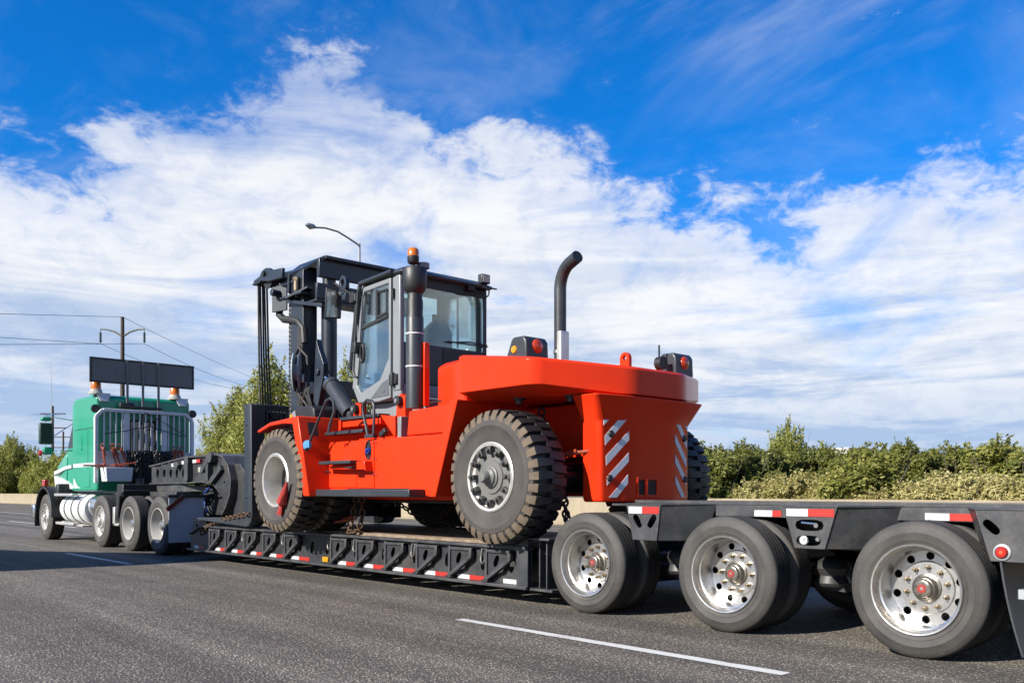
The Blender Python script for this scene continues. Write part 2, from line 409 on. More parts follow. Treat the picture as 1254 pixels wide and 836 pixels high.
# ================================================================== SETTING
def asphalt(name, base, light=1.0, speck=1.0):
    m = bpy.data.materials.new(name); m.use_nodes = True
    g = NT(m.node_tree); b = m.node_tree.nodes['Principled BSDF']
    P = coords(g, False)
    v = g.n('ShaderNodeTexVoronoi', {'feature': 'F1'}, Vector=P, Scale=60.0)
    cellv = g.n('ShaderNodeSeparateColor', None, Color=v.outputs['Color']).outputs[0]
    n0 = g.noise(P, 120, 3, 0.7)
    n1 = g.noise(P, 34, 5, 0.7)
    n2 = g.noise(P, 0.55, 5, 0.6, 0.3)
    st = g.n('ShaderNodeMapping', None, Vector=P); st.inputs['Scale'].default_value = (0.035, 1.3, 1.0)
    n3 = g.noise(st.outputs[0], 1.3, 4, 0.6)                      # worn bands along the lanes
    st2 = g.n('ShaderNodeMapping', None, Vector=P); st2.inputs['Scale'].default_value = (0.10, 6.0, 1.0)
    n4 = g.noise(st2.outputs[0], 1.0, 4, 0.65)
    agg = g.m('MULTIPLY', g.sstep(cellv, 0.15, 0.95), g.sstep(v.outputs['Distance'], 0.75, 0.15))
    f = g.m('ADD', g.m('MULTIPLY', agg, 0.90 * speck), g.m('MULTIPLY', g.m('SUBTRACT', n0, 0.5), 1.5 * speck))
    f = g.m('ADD', f, g.m('MULTIPLY', g.m('SUBTRACT', n1, 0.5), 0.95))
    f = g.m('ADD', f, g.m('MULTIPLY', g.m('SUBTRACT', n2, 0.5), 0.42))
    f = g.m('ADD', f, g.m('MULTIPLY', g.m('SUBTRACT', n3, 0.5), 0.75))
    f = g.m('ADD', f, g.m('MULTIPLY', g.m('SUBTRACT', n4, 0.5), 0.35))
    wt = g.n('ShaderNodeSeparateXYZ', None, Vector=P).outputs[1]
    lane = g.m('ABSOLUTE', g.m('SUBTRACT', g.m('FRACT', g.m('DIVIDE', g.m('SUBTRACT', wt, 1.36), 3.62)), 0.5))   # 0 mid-lane, .5 on the line
    trk = g.sstep(g.m('ABSOLUTE', g.m('SUBTRACT', lane, 0.25)), 0.13, 0.02)                                   # polished, darker wheel paths
    f = g.m('SUBTRACT', f, g.m('MULTIPLY', trk, g.m('ADD', 0.05, g.m('MULTIPLY', n3, 0.22))))
    f = g.m('ADD', f, 0.20, clamp=True)
    col = g.ramp(f, [(0.0, tuple(c * 0.38 * light for c in base)), (0.35, tuple(c * 0.85 * light for c in base)), (0.7, tuple(c * 1.55 * light for c in base)), (1.0, tuple(c * 3.6 * light for c in base))])
    # cracks and tar seams
    wv = g.n('ShaderNodeTexVoronoi', {'feature': 'DISTANCE_TO_EDGE'}, Vector=g.n('ShaderNodeVectorMath', {'operation': 'ADD'}, i0=P, i1=g.n('ShaderNodeCombineXYZ', None, X=g.noise(P, 1.1, 4, .6), Y=g.noise(P, 1.7, 4, .6), Z=0.0).outputs[0]).outputs[0], Scale=0.16)
    ck = g.m('MULTIPLY', g.sstep(wv.outputs['Distance'], 0.004, 0.001), g.sstep(n2, 0.50, 0.58))
    col = g.mix(g.m('MULTIPLY', ck, 0.45), col, (0.03, 0.03, 0.03))
    # occasional dark oil spots
    ov = g.n('ShaderNodeTexVoronoi', {'feature': 'F1'}, Vector=P, Scale=0.45)
    oil = g.m('MULTIPLY', g.sstep(g.m('ADD', ov.outputs['Distance'], g.m('MULTIPLY', n1, .10)), 0.13, 0.07), 0.35)
    col = g.mix(oil, col, (0.02, 0.02, 0.02))
    g.set(b.inputs['Base Color'], col)
    b.inputs['Roughness'].default_value = 0.78; b.inputs['Specular IOR Level'].default_value = 0.4
    h = g.m('ADD', g.m('MULTIPLY', agg, 0.7), g.m('MULTIPLY', n1, 0.5))
    bp = g.n('ShaderNodeBump', None, Strength=1.0, Distance=0.014, Height=h)
    g.set(b.inputs['Normal'], bp.outputs[0])
    return m
ASPH = asphalt('asphalt', (0.122, 0.108, 0.090))
ASPH2 = asphalt('shoulder_asphalt', (0.150, 0.128, 0.100), 1.0, 0.8)
def line_paint():
    m = bpy.data.materials.new('road_paint'); m.use_nodes = True
    g = NT(m.node_tree); b = m.node_tree.nodes['Principled BSDF']; P = coords(g, False)
    n = g.noise(P, 55, 5, 0.7); n2 = g.noise(P, 3, 5, 0.6)
    w = g.sstep(g.m('ADD', g.m('MULTIPLY', n, 0.7), g.m('MULTIPLY', n2, 0.5)), 0.62, 0.80)
    g.set(b.inputs['Base Color'], g.mix(w, (0.52, 0.52, 0.50), (0.17, 0.155, 0.135)))
    b.inputs['Roughness'].default_value = 0.6
    return m
LINEP = line_paint()
GROUND = mat('dry_ground', (0.13, 0.115, 0.06), 0.95, var=.35, scale=.4, dust=(.20, .17, .10), damt=.5, dscale=.8)
def concrete():
    m = bpy.data.materials.new('barrier_concrete'); m.use_nodes = True
    g = NT(m.node_tree); b = m.node_tree.nodes['Principled BSDF']; P = coords(g, False)
    n = g.noise(P, 1.2, 6, 0.65); n2 = g.noise(P, 14, 4, 0.6)
    st = g.n('ShaderNodeMapping', None, Vector=P); st.inputs['Scale'].default_value = (3.0, 3.0, 0.3)
    n3 = g.noise(st.outputs[0], 1.5, 5, 0.65)
    f = g.m('ADD', g.m('MULTIPLY', n, 0.5), g.m('ADD', g.m('MULTIPLY', n2, 0.2), g.m('MULTIPLY', n3, 0.4)), clamp=True)
    g.set(b.inputs['Base Color'], g.ramp(f, [(0.3, (0.165, 0.135, 0.088)), (0.75, (0.28, 0.232, 0.155))]))
    b.inputs['Roughness'].default_value = 0.85
    return m
CONC = concrete()

def sheet(name, x0, x1, y0, y1, z, m, nx=1):
    mb = MB(); mb.add([(x0, y0, z), (x1, y0, z), (x1, y1, z), (x0, y1, z)], [(0, 1, 2, 3)])
    o = mb.obj(name, m, smooth=False); return o
o = sheet('ground', -9000, 9000, -9000, 9000, -0.03, GROUND); tag(o, 'dry grassy ground stretching beyond the highway', kind='structure')
o = sheet('road', -700, 260, -9.0, 12.45, 0.0, ASPH); tag(o, 'grey speckled asphalt highway lanes', kind='structure')
o = sheet('road_shoulder', -700, 260, 12.45, 21.85, -0.004, ASPH2); tag(o, 'paler asphalt shoulder beside the concrete barrier', kind='structure')
# painted lane markings: skip lines are 3 m dashes every 12.2 m
LANE_Y = 4.96
x_a = pix(562, 758, Z=0).x; x_b = pix(968, 824, Z=0).x
x_c = pix(70, 678, Z=0).x; x_d = pix(152, 690.5, Z=0).x
dash_len = (x_b - x_a); period = x_a - x_c
def dash(x0, x1, y, w=0.105):
    random.seed(int((x0 + 900) * 7 + y)); n = 14
    a = [(x0 + (x1 - x0) * i / n, y - w / 2 + random.uniform(-.006, .006), 0.004) for i in range(n + 1)]
    b_ = [(x0 + (x1 - x0) * i / n, y + w / 2 + random.uniform(-.006, .006), 0.004) for i in range(n + 1)]
    mb = MB(); mb.add(a + b_, [(i, i + 1, n + 2 + i, n + 1 + i) for i in range(n)])
    return tag(mb.obj('lane_marking', LINEP, smooth=False), 'white lane dash painted on the asphalt', kind='structure')
for k in range(-5, 2): dash(x_a + k * period, x_a + k * period + dash_len, LANE_Y)
xs0 = pix(0, 636.9, Z=0); 
for k in range(-4, 3): dash(-38 + k * 12.2, -29.8 + k * 12.2 if k == 0 else -35 + k * 12.2, 8.72, 0.12)
for k in range(-3, 2): dash(-11.5 + k * 12.2, -8.5 + k * 12.2, 1.36, 0.11)
o = sheet('edge_line', -700, 260, 12.25, 12.37, 0.004, LINEP); tag(o, 'solid white edge line along the right lane', kind='structure')

# concrete barrier in cast lengths
bar = thing('concrete_barrier', (-20, 22.2, 0), 'long low beige concrete barrier between the shoulder and the shrubs', 'barrier')
prof = [(21.86, -0.02), (21.86, 0.08), (22.02, 0.33), (22.12, 0.92), (22.28, 0.92), (22.38, 0.33), (22.54, 0.08), (22.54, -0.02)]
mbx = MB(); mbx.px([(y, z) for y, z in prof], -5.985, 5.985)
seg0 = None
for i in range(-24, 8):
    if seg0 is None:
        seg0 = mbx.obj('barrier_length', CONC, bar, origin=(0, 0, 0), bevel=.015); seg0.location = Vector((i * 12.0, 0, 0)) - ORG[bar.name]
    else: inst(seg0, bar, (i * 12.0, 0, 0))

# ================================================================== WHEELS (shared meshes, outer face at y = 0, body towards +y)
def tyre_prof(r, rb, w):
    h = r - rb
    a = [(rb - .004, .020), (rb + .012, .006), (rb + h * .22, -.002), (rb + h * .24, .001), (rb + h * .5, -.006), (rb + h * .52, -.003), (rb + h * .76, .003), (rb + h * .80, .008), (r - .018, .016), (r - .005, .030), (r, .044)]
    g0 = .044; gw = (w - .088)
    t = []
    for k in range(4):
        c = g0 + gw * (k + .5) / 4
        t += [(r, c - .006), (r - .012, c - .004), (r - .012, c + .004), (r, c + .006)]
    b = [(q, w - y) for q, y in a[::-1]]
    return a + t + b, [0] * (len(a) - 2) + [1] * (len(t) + 3) + [0] * (len(b) - 2)
def annulus_holes(mb, r0, r1, n, rc, rh, y0, y1, hn=14):
    """disc ring with n round holes, polar cells"""
    for i in range(n):
        A = 2 * math.pi * (i + .5) / n; half = math.pi / n
        hs = []; bs = []
        sx = rc
        x0, x1, z0, z1 = -half * sx, half * sx, r0 - rc, r1 - rc
        angs = sorted(set([2 * math.pi * k / hn for k in range(hn)] + [math.atan2(z, x) % (2 * math.pi) for x in (x0, x1) for z in (z0, z1)] + [math.pi / 2, 3 * math.pi / 2]))
        for t in angs:
            co, si = math.cos(t), math.sin(t); q = 1e9
            if co > 1e-9: q = min(q, x1 / co)
            if co < -1e-9: q = min(q, x0 / co)
            if si > 1e-9: q = min(q, z1 / si)
            if si < -1e-9: q = min(q, z0 / si)
            for lst, k in ((hs, rh), (bs, q)):
                th = A + co * k / sx; rr = rc + si * k
                lst.append((rr * math.cos(th), rr * math.sin(th)))
        mb.frame_y(bs, hs, y0, y1)
def make_wheel(kind, r, rb, w, parent, loc, flip=False, name='wheel'):
    """returns the wheel part (rim) with children tyre, hub ..."""
    rim = MB()
    if kind == 'dish':        # outer dual: deep concave disc with ten hand holes, hub standing out
        rim.lathe([(rb - .004, .030), (rb + .006, .018), (rb + .008, .002), (rb + .002, -.006), (rb - .008, -.004), (rb - .014, .010), (rb - .022, .040), (rb - .026, .060), (rb - .038, .066), (rb - .044, .130), (rb - .046, .195), (rb - .050, .215)], n=56)
        annulus_holes(rim, .184, rb - .048, 10, .220, .0285, .205, .215)
        rim.lathe([(.186, .205), (.178, .192), (.085, .190), (.085, .21)], n=40)
    elif kind == 'smooth':    # white steel dual
        rim.lathe([(rb - .004, .030), (rb + .006, .018), (rb + .008, .002), (rb + .002, -.006), (rb - .008, -.004), (rb - .014, .010), (rb - .022, .040), (rb - .050, .110), (rb - .056, .150), (rb - .075, .165), (.17, .155), (.16, .145), (.085, .143), (.085, .17)], n=48)
    elif kind == 'convex':    # polished front wheel with hand holes
        rim.lathe([(rb - .004, .030), (rb + .006, .018), (rb + .008, .002), (rb + .002, -.006), (rb - .010, -.004), (rb - .018, .030), (rb - .024, .060)], n=48)
        annulus_holes(rim, .155, rb - .022, 10, .215, .030, .045, .056)
        rim.lathe([(.157, .045), (.150, .020), (.135, .012), (.085, .010), (.085, .03)], n=40)
    elif kind == 'inner':
        rim.lathe([(rb - .004, .03), (rb + .006, .015), (rb, -.003), (rb - .012, .01), (rb - .03, .12), (.1, .13), (.1, .14)], n=32)
    rim.lathe([(rb - .03, w - .03), (rb + .006, w - .015), (rb, w + .003), (rb - .012, w - .03), (rb - .05, w - .04)], n=40)
    mats = {'dish': [ALUD], 'smooth': [SILVERW], 'convex': [ALU], 'inner': [TRAILER]}[kind]
    o = rim.obj(name, mats, parent, origin=(0, 0, 0), ang=50)
    pr, mi = tyre_prof(r, rb, w)
    t = MB(); t.lathe(pr, n=64, mats=mi)
    tt = t.obj('tyre', [SIDEW, TREAD], o, origin=(0, 0, 0), ang=40)
    if kind in ('dish', 'smooth', 'convex'):
        h = MB()
        if kind == 'dish':
            h.lathe([(.100, .21), (.098, .178), (.082, .172), (.080, .140), (.074, .132), (.066, .130), (.064, .112), (.058, .106), (.046, .104), (.0, .104)], n=28)
            hb = h.obj('hub', GREASE, o, origin=(0, 0, 0), ang=40)
            e = MB(); e.lathe([(.030, .1045), (.029, .101), (.012, .1005), (.0, .100)], n=20)
            e.mat(1).lathe([(.012, .1006), (.011, .0985), (0, .098)], n=14)
            e.obj('hub_cap_emblem', [HUBRED, ALUD], o, origin=(0, 0, 0))
        elif kind == 'smooth':
            h.lathe([(.095, .17), (.09, .08), (.075, .06), (.0, .055)], n=24); h.obj('hub', ALUD, o, origin=(0, 0, 0), ang=40)
        else:
            h.lathe([(.086, .03), (.082, -.02), (.070, -.035), (.0, -.04)], n=24); h.obj('hub', ALU, o, origin=(0, 0, 0), ang=40)
        nb = MB()
        yb = {'dish': .190, 'smooth': .145, 'convex': .012}[kind]
        for i in range(10):
            a = 2 * math.pi * (i + .5) / 10; rn = .142 if kind == 'dish' else .122; c = (rn * math.cos(a), rn * math.sin(a))
            nb.cyl((c[0], yb, c[1]), (c[0], yb - .022, c[1]), .0185, .0165, 6)
            nb.cyl((c[0], yb - .02, c[1]), (c[0], yb - .045, c[1]), .011, .010, 8)
        nb.obj('wheel_nuts', BRASS if kind == 'dish' else CHROME, o, origin=(0, 0, 0), smooth=False)['kind'] = 'stuff'
    o.location = Vector(loc) - ORG.get(parent.name, Vector((0, 0, 0)))
    if flip: o.rotation_euler = (0, 0, math.pi)
    return o

# ================================================================== TRAILER
TN, TC = 6.05, 7.35                 # near face of the tyres, centre line
TFAR = 2 * TC - TN
tr = thing('lowboy_trailer', (-9.0, TC, 0), 'long black lowboy trailer with three rear axles carrying the orange forklift', 'trailer')
DZ0, DZ1 = 0.15, 0.575              # bottom and top of the deck side rail
DX0, DX1 = -14.79, -6.48
def px2x(px, Y): return pix(px, 600, Y=Y).x
WEB = 6.13
ribs = [px2x(p, WEB) for p in (260.7, 280.5, 303.3, 326.5, 352.8, 409.5, 441, 475.9, 514.7, 554.6, 599.5)]
# --- near side rail: web with oval holes, flanges
web = MB()
edges = [DX0 + 0.55] + ribs + [DX1 - .22]
first = True
for i in range(len(edges) - 1):
    a, b = edges[i], edges[i + 1]
    L = b - a
    if L > 1.0:
        h = (a + b) / 2
        web.holed(a, a + L * .42, DZ0 + .03, DZ1 - .03, WEB, WEB + .015, a + L * .28, .375, .045, .085, R(-12))
        web.holed(a + L * .42, a + L * .66, DZ0 + .03, DZ1 - .03, WEB, WEB + .015, a + L * .54, .375, .045, .085, R(-12))
        web.holed(a + L * .66, b, DZ0 + .03, DZ1 - .03, WEB, WEB + .015, a + L * .86, .375, .045, .085, R(-12))
    else:
        web.holed(a, b, DZ0 + .03, DZ1 - .03, WEB, WEB + .015, b - L * .16, .375, .042, .085, R(-12))
web.py([(DX0, DZ0 + .03), (DX0 + .55, DZ0 + .03), (DX0 + .55, DZ1 - .03), (DX0 + .45, DZ1 - .03), (DX0 + .12, DZ1 - .10), (DX0, DZ1 - .16)], WEB, WEB + .015)
web.box(DX1 - .22, DX1, WEB, WEB + .015, DZ0 + .03, DZ1 - .03)
web.obj('side_rail_web', TRAILER, tr)
fl = MB()
fl.box(DX0, DX1, TN + .005, TN + .20, DZ0, DZ0 + .03)
fl.obj('bottom_flange', TRAILER2, tr, bevel=.004)
fl = MB()
fl.box(DX0 + .46, DX1, TN + .01, TN + .12, DZ1 - .03, DZ1)
fl.bar((DX0, WEB + .03, DZ1 - .155), (DX0 + .47, WEB + .03, DZ1 - .016), .14, .026)
fl.obj('top_flange', TRAILER2, tr, bevel=.005)
far = MB(); far.box(DX0, DX1, TFAR - .20, TFAR - .02, DZ0, DZ0 + .03); far.box(DX0 + .3, DX1, TFAR - .19, TFAR - .01, DZ1 - .03, DZ1); far.box(DX0, DX1, TFAR - .1, TFAR - .085, DZ0 + .03, DZ1 - .03)
far.obj('far_side_rail', TRAILER, tr)
# --- swing-out outrigger brackets folded on the rail
BW = 0.40
ob = MB()
y0 = TN + .008; y1 = y0 + .045
ob.box(0, .035, y0, WEB, DZ0 + .045, DZ1 - .04)
ob.bar((.035, (y0 + y1) / 2, DZ1 - .065), (BW, (y0 + y1) / 2, DZ1 - .065), .045, .032)
ob.box(BW - .045, BW, y0 - .003, y1, DZ1 - .15, DZ1 - .048)
ob.bar((BW - .022, (y0 + y1) / 2, DZ1 - .14), (.03, (y0 + y1) / 2, DZ0 + .075), .05, .042)
sl_ = MB()
ob2 = ob.obj('outrigger_bracket', TRAILER2, tr, origin=(0, 0, 0), bevel=.006)
pl = MB(); pl.holed(.035, .26, DZ1 - .27, DZ1 - .08, y0 + .02, y0 + .032, .165, DZ1 - .165, .036, .072, R(-28))
pl.add([(.035, y0 + .02, DZ1 - .27), (.26, y0 + .02, DZ1 - .27), (.035, y0 + .02, DZ0 + .09), (.035, y0 + .032, DZ1 - .27), (.26, y0 + .032, DZ1 - .27), (.035, y0 + .032, DZ0 + .09)], [(0, 1, 2), (3, 5, 4), (0, 3, 4, 1), (1, 4, 5, 2), (2, 5, 3, 0)])
pl.add([(.26, y0 + .02, DZ1 - .27), (.36, y0 + .02, DZ1 - .08), (.26, y0 + .02, DZ1 - .08), (.26, y0 + .032, DZ1 - .27), (.36, y0 + .032, DZ1 - .08), (.26, y0 + .032, DZ1 - .08)], [(0, 1, 2), (3, 5, 4), (0, 3, 4, 1), (1, 4, 5, 2), (2, 5, 3, 0)])
pob = pl.obj('gusset_plate', TRAILER, ob2, origin=(0, 0, 0))
hp = MB(); hp.box(-.05, .05, y0 - .006, y0 + .04, DZ0 + .035, DZ0 + .060); hp.cyl((-.012, y0 + .02, DZ0 + .03), (-.012, y0 + .02, DZ0 + .085), .014, n=10); 
hpo = hp.obj('hinge_pin', TRAILER, ob2, origin=(0, 0, 0), bevel=.003)
ob2.location = Vector((ribs[0], 0, 0)) - ORG[tr.name]
for x in ribs[1:]: copy_tree(ob2, tr, (x, 0, 0))
# --- D rings
dr = MB(); dr.tube([(-.028, 0, .10), (-.03, -.012, .03), (-.03, -.02, -.03), (0, -.024, -.062), (.03, -.02, -.03), (.03, -.012, .03), (.028, 0, .10)], .013, 8)
dr.box(-.045, .045, -.008, .03, .085, .115)
dro = dr.obj('tie_down_ring', TRAILER2, tr, origin=(0, 0, 0))
for i, p in enumerate((299, 348, 404, 435.5, 506.8, 592.5)):
    x = px2x(p, TN + .05)
    if i == 0: dro.location = Vector((x, TN + .055, .43)) - ORG[tr.name]
    else: inst(dro, tr, (x, TN + .055, .43))
# --- conspicuity tape on the web and marker lamps
def tape(x0, x1, m, z0=DZ0 + .036, z1=DZ0 + .082, Y=WEB):
    mb = MB(); mb.box(x0, x1, Y - .004, Y - .0005, z0, z1); return mb.obj('reflector_tape', m, tr, smooth=False)
for i, x in enumerate(ribs):
    nx = ribs[i + 1] if i + 1 < len(ribs) else DX1
    L = min(nx - x - .06, .62)
    if i < len(ribs) - 1:
        tape(x + .09, x + .09 + L * .36, WHITET); tape(x + .09 + L * .36, x + .06 + L * .86, REDT)
    else: tape(x + .22, x + .42, WHITET); tape(x + .53, x + .58, REDT)
tape(DX0 + .14, DX0 + .32, WHITET); tape(DX0 + .32, DX0 + .55, REDT)
p = pix(400, 684.5, Y=WEB)
mb = MB(); mb.box(p.x - .07, p.x + .07, WEB - .03, WEB, p.z - .035, p.z + .035); mb.obj('marker_lamp', AMBERY, tr, bevel=.01)
# --- deck planks, cross members
for i in range(8):
    y = 6.30 + i * .264
    mb = MB(); random.seed(i)
    x = DX0 + .50; z = DZ1 + .018 + random.uniform(-.004, .004)
    mb.box(x, DX1 - .02, y, y + .254, z - .045, z)
    mb.obj('deck_plank', WOOD, tr, bevel=.005)
cm = MB()
xx = DX0 + .5
while xx < DX1 - .1:
    cm.box(xx, xx + .11, TN + .19, TFAR - .19, DZ1 - .17, DZ1 - .05); xx += .32
cm.box(DX0, DX1, 6.62, 6.66, DZ0 + .02, DZ1 - .175); cm.box(DX0, DX1, 8.04, 8.08, DZ0 + .02, DZ1 - .175)
cm.obj('cross_member', TRAILER, tr)
# --- front deck box with two holes
fb = MB(); fx0 = DX0 + .0
fb.holed(fx0, fx0 + .26, DZ1 - .13, DZ1 + .06, WEB + .05, WEB + .07, fx0 + .13, DZ1 - .03, .04, .035)
fb.holed(fx0 + .26, fx0 + .50, DZ1 - .13, DZ1 + .06, WEB + .05, WEB + .07, fx0 + .38, DZ1 - .03, .04, .035)
fb.box(fx0 - .02, fx0, WEB + .05, TFAR - .2, DZ1 - .35, DZ1 + .06)
fb.box(fx0 - .02, fx0 + .50, WEB + .04, TFAR - .2, DZ1 + .06, DZ1 + .075)
fb.obj('front_deck_box', TRAILER2, tr, bevel=.004)
# --- deck rear end: tall end plate, flanged box
re_ = MB()
re_.py([(DX1 - .16, DZ0), (DX1, DZ0), (DX1, .665), (DX1 - .04, .665), (DX1 - .16, .58)], TN + .03, TN + .055)
re_.box(DX1 - .03, DX1 + .30, TN + .03, TFAR - .03, .645, .668)
re_.box(DX1, DX1 + .32, TN + .055, TFAR - .05, DZ0 - .005, DZ0 + .02)
re_.box(DX1 + .02, DX1 + .30, TN + .33, TN + .35, DZ0 + .02, .645)
for dx in (.10, .20): re_.box(DX1 + dx, DX1 + dx + .015, TN + .09, TN + .33, DZ0 + .02, .645)
re_.box(DX1 + .0, DX1 + .28, TN + .16, TN + .33, .50, .52)
re_.box(DX1 + .28, DX1 + .30, TN + .33, TFAR - .3, DZ0 + .02, .645)
re_.obj('deck_end_beam', TRAILER2, tr, bevel=.004)
# --- bogie frame
bf = MB()
for yy in (6.72, 7.80):
    bf.py([(DX1 + .28, .28), (DX1 + .5, .3), (-5.6, .66), (-1.05, .66), (-1.05, .985), (-5.55, .985), (-6.05, .66), (DX1 + .28, .62)], yy, yy + .18)
for x in (-5.0, -3.5, -1.95, -1.2): bf.box(x, x + .16, 6.9, 7.8, .70, .94)
bf.obj('bogie_frame', TRAILER, tr, bevel=.006)
tp = MB()
TPZ = .992
tp.box(-5.62, -1.02, 6.36, 8.34, TPZ, TPZ + .02)
tp.box(-4.45, -3.62, 6.345, 6.36, TPZ - .075, TPZ + .02); tp.box(-2.95, -2.02, 6.345, 6.36, TPZ - .075, TPZ + .02)
tp.box(-5.62, -1.02, 8.34, 8.355, TPZ - .075, TPZ + .02)
tp.obj('bogie_top_plate', TRAILER2, tr, bevel=.004)
for x0, x1 in ((-5.55, -4.58), (-4.56, -3.45), (-3.43, -2.25), (-2.23, -1.05)):
    mb = MB(); mb.box(x0, x1, 6.62, 8.10, TPZ + .021, TPZ + .036); mb.obj('cover_plate', TRAILER, tr, bevel=.004)
mb = MB(); mb.box(-5.4, -1.1, 6.43, 6.47, TPZ + .02, TPZ + .055); mb.obj('edge_angle', TRAILER2, tr, bevel=.004)
for a, b, c in ((924, 946, 957), (1133, 1163, 1196)):
    xa, xb, xc = (px2x(q, 6.345) for q in (a, b, c))
    tape(xa, xb, WHITET, TPZ - .068, TPZ - .018, 6.345); tape(xb, xc, REDT, TPZ - .068, TPZ - .018, 6.345)
# --- fender brackets between the wheels
def bracket(xt0, xt1, xb0, xb1, zt, zb, xi0, xi1, holes, yo=TN + .012):
    o = MB()
    mid = (zt + zb) / 2
    # outer trapezoid with two cells, built as polygon rings round oval holes
    def rowx(z):
        t = (zt - z) / (zt - zb); return xt0 + (xb0 - xt0) * t, xt1 + (xb1 - xt1) * t
    for (cx0, cx1, z1, z0, hole) in holes:
        l1, r1 = rowx(z1); l0, r0 = rowx(z0)
        P = [(l1 + (r1 - l1) * cx0, z1), (l1 + (r1 - l1) * cx1, z1), (l0 + (r0 - l0) * cx1, z0), (l0 + (r0 - l0) * cx0, z0)]
        if hole is None: o.py(P, yo, yo + .015); continue
        hx, hz, rx, rz, rot = hole
        hs = []; bs = []; n = 24
        for k in range(n):
            t = 2 * math.pi * k / n; a = t - rot
            q = 1 / (abs(math.cos(a) / rx) ** 3 + abs(math.sin(a) / rz) ** 3) ** (1 / 3)
            hs.append((hx + math.cos(t) * q, hz + math.sin(t) * q))
            best = 1e9; d = (math.cos(t), math.sin(t))
            for e in range(4):
                A, B = P[e], P[(e + 1) % 4]; ex, ez = B[0] - A[0], B[1] - A[1]
                den = d[0] * ez - d[1] * ex
                if abs(den) < 1e-9: continue
                tt = ((A[0] - hx) * ez - (A[1] - hz) * ex) / den
                uu = ((A[0] - hx) * d[1] - (A[1] - hz) * d[0]) / den
                if tt > 0 and -1e-6 <= uu <= 1 + 1e-6: best = min(best, tt)
            bs.append((hx + d[0] * best, hz + d[1] * best))
        # snap nearest boundary samples to the corners
        for c in P:
            j = min(range(n), key=lambda i: (bs[i][0] - c[0]) ** 2 + (bs[i][1] - c[1]) ** 2); bs[j] = c
        o.frame_y(bs, hs, yo, yo + .015)
    br = o.obj('fender_bracket', TRAILER2, tr, bevel=.0)
    yi = 6.36
    o = MB()
    o.pz([(xt0 - .006, yo - .004), (xt1 + .006, yo - .004), (xi1, yi), (xi0, yi)], zt, zt + .014)
    o.rings([[(xt1, yo + .015, zt), (xi1 - .005, yi, zt), (xi1 - .11, yi, zb - .0), (xb1, yo + .015, zb)], [(xt1 - .014, yo + .015, zt), (xi1 - .019, yi, zt), (xi1 - .124, yi, zb), (xb1 - .014, yo + .015, zb)]])
    o.rings([[(xt0, yo + .015, zt), (xi0 + .005, yi, zt), (xi0 + .11, yi, zb), (xb0, yo + .015, zb)], [(xt0 + .014, yo + .015, zt), (xi0 + .019, yi, zt), (xi0 + .124, yi, zb), (xb0 + .014, yo + .015, zb)]])
    o.pz([(xb0, yo + .015), (xb1, yo + .015), (xi1 - .13, yi + .25), (xi0 + .13, yi + .25)], zb - .004, zb + .01)
    o.obj('bracket_box', TRAILER, br, bevel=.003)
    return br
def bx(px, py): q = pix(px, py, Y=TN + .012); return q.x, q.z
x0 = bx(767, 616)[0]; x1 = bx(809, 616)[0]; xb0 = bx(775, 660)[0]; xb1 = bx(804, 661)[0]
ZT, ZB = 1.008, .705
hx1, hz1 = bx(779.5, 637.5); hx2, hz2 = bx(800, 638)
bracket(x0, x1, xb0, xb1, ZT, ZB, x0 - .16, x1 + .36, [(0, 1, ZT, ZT - .085, None), (0, .5, ZT - .085, ZB, (hx1 + .01, hz1, .066, .031, R(-55))), (.5, 1, ZT - .085, ZB, (hx2 - .015, hz2, .066, .031, R(55)))])
tape(x0 + .03, (x0 + x1) / 2 - .01, WHITET, ZT - .075, ZT - .015, TN + .011); tape((x0 + x1) / 2 - .01, x1 - .015, REDT, ZT - .075, ZT - .015, TN + .011)
x0 = bx(959, 620)[0]; x1 = bx(1025, 622)[0]; xb0 = bx(973, 672)[0]; xb1 = bx(1010, 674)[0]
hx1, hz1 = bx(991, 642); hx2, hz2 = bx(990, 660)
b2 = bracket(x0, x1, xb0, xb1, ZT, ZB, x0 - .16, x1 + .36, [(0, 1, ZT, ZT - .075, None), (0, 1, ZT - .075, ZT - .19, (hx1, ZT - .132, .115, .042, 0)), (0, 1, ZT - .19, ZB, (hx2, ZT - .245, .10, .038, 0))])
tape(x0 + .03, (x0 + x1) / 2 - .01, WHITET, ZT - .068, ZT - .012, TN + .011); tape((x0 + x1) / 2 - .01, x1 - .02, REDT, ZT - .068, ZT - .012, TN + .011)
g_ = MB(); gx, gz = bx(984, 661); g_.cyl((gx, TN + .03, gz), (gx, TN + .014, gz), .036, n=24); g_.mat(1).cyl((gx, TN + .014, gz), (gx, TN + .010, gz), .030, n=24); g_.mat(0).bar((gx, TN + .008, gz), (gx + .018, TN + .008, gz + .016), .004, .004, (0, 1, 0))
g_.obj('pressure_gauge', [CHROME, WHITET], b2)
g_ = MB(); gx, gz = bx(1001, 660); g_.cyl((gx, TN + .04, gz), (gx, TN + .012, gz), .020, .016, 14); gx, gz = bx(1000, 643); g_.cyl((gx, TN + .05, gz), (gx, TN + .0, gz), .018, n=12); g_.cyl((gx - .12, TN + .012, gz + .018), (gx, TN + .012, gz + .010), .009, n=8)
g_.obj('valve_handle', CHROME, b2)
x0 = bx(1194, 626)[0]; x1 = -1.58; xb0 = bx(1213, 688)[0]; xb1 = x1
hx1, hz1 = bx(1214, 645); rx, rz = bx(1227.5, 676)
b3 = bracket(x0, x1, xb0, xb1, ZT - .004, ZB - .02, x0 - .16, x1 + .2, [(0, 1, ZT - .004, ZT - .03, None), (0, .62, ZT - .03, ZT - .19, (hx1, hz1, .060, .028, R(-42))), (.62, 1, ZT - .03, ZT - .19, None), (0, 1, ZT - .19, ZB - .02, None)])
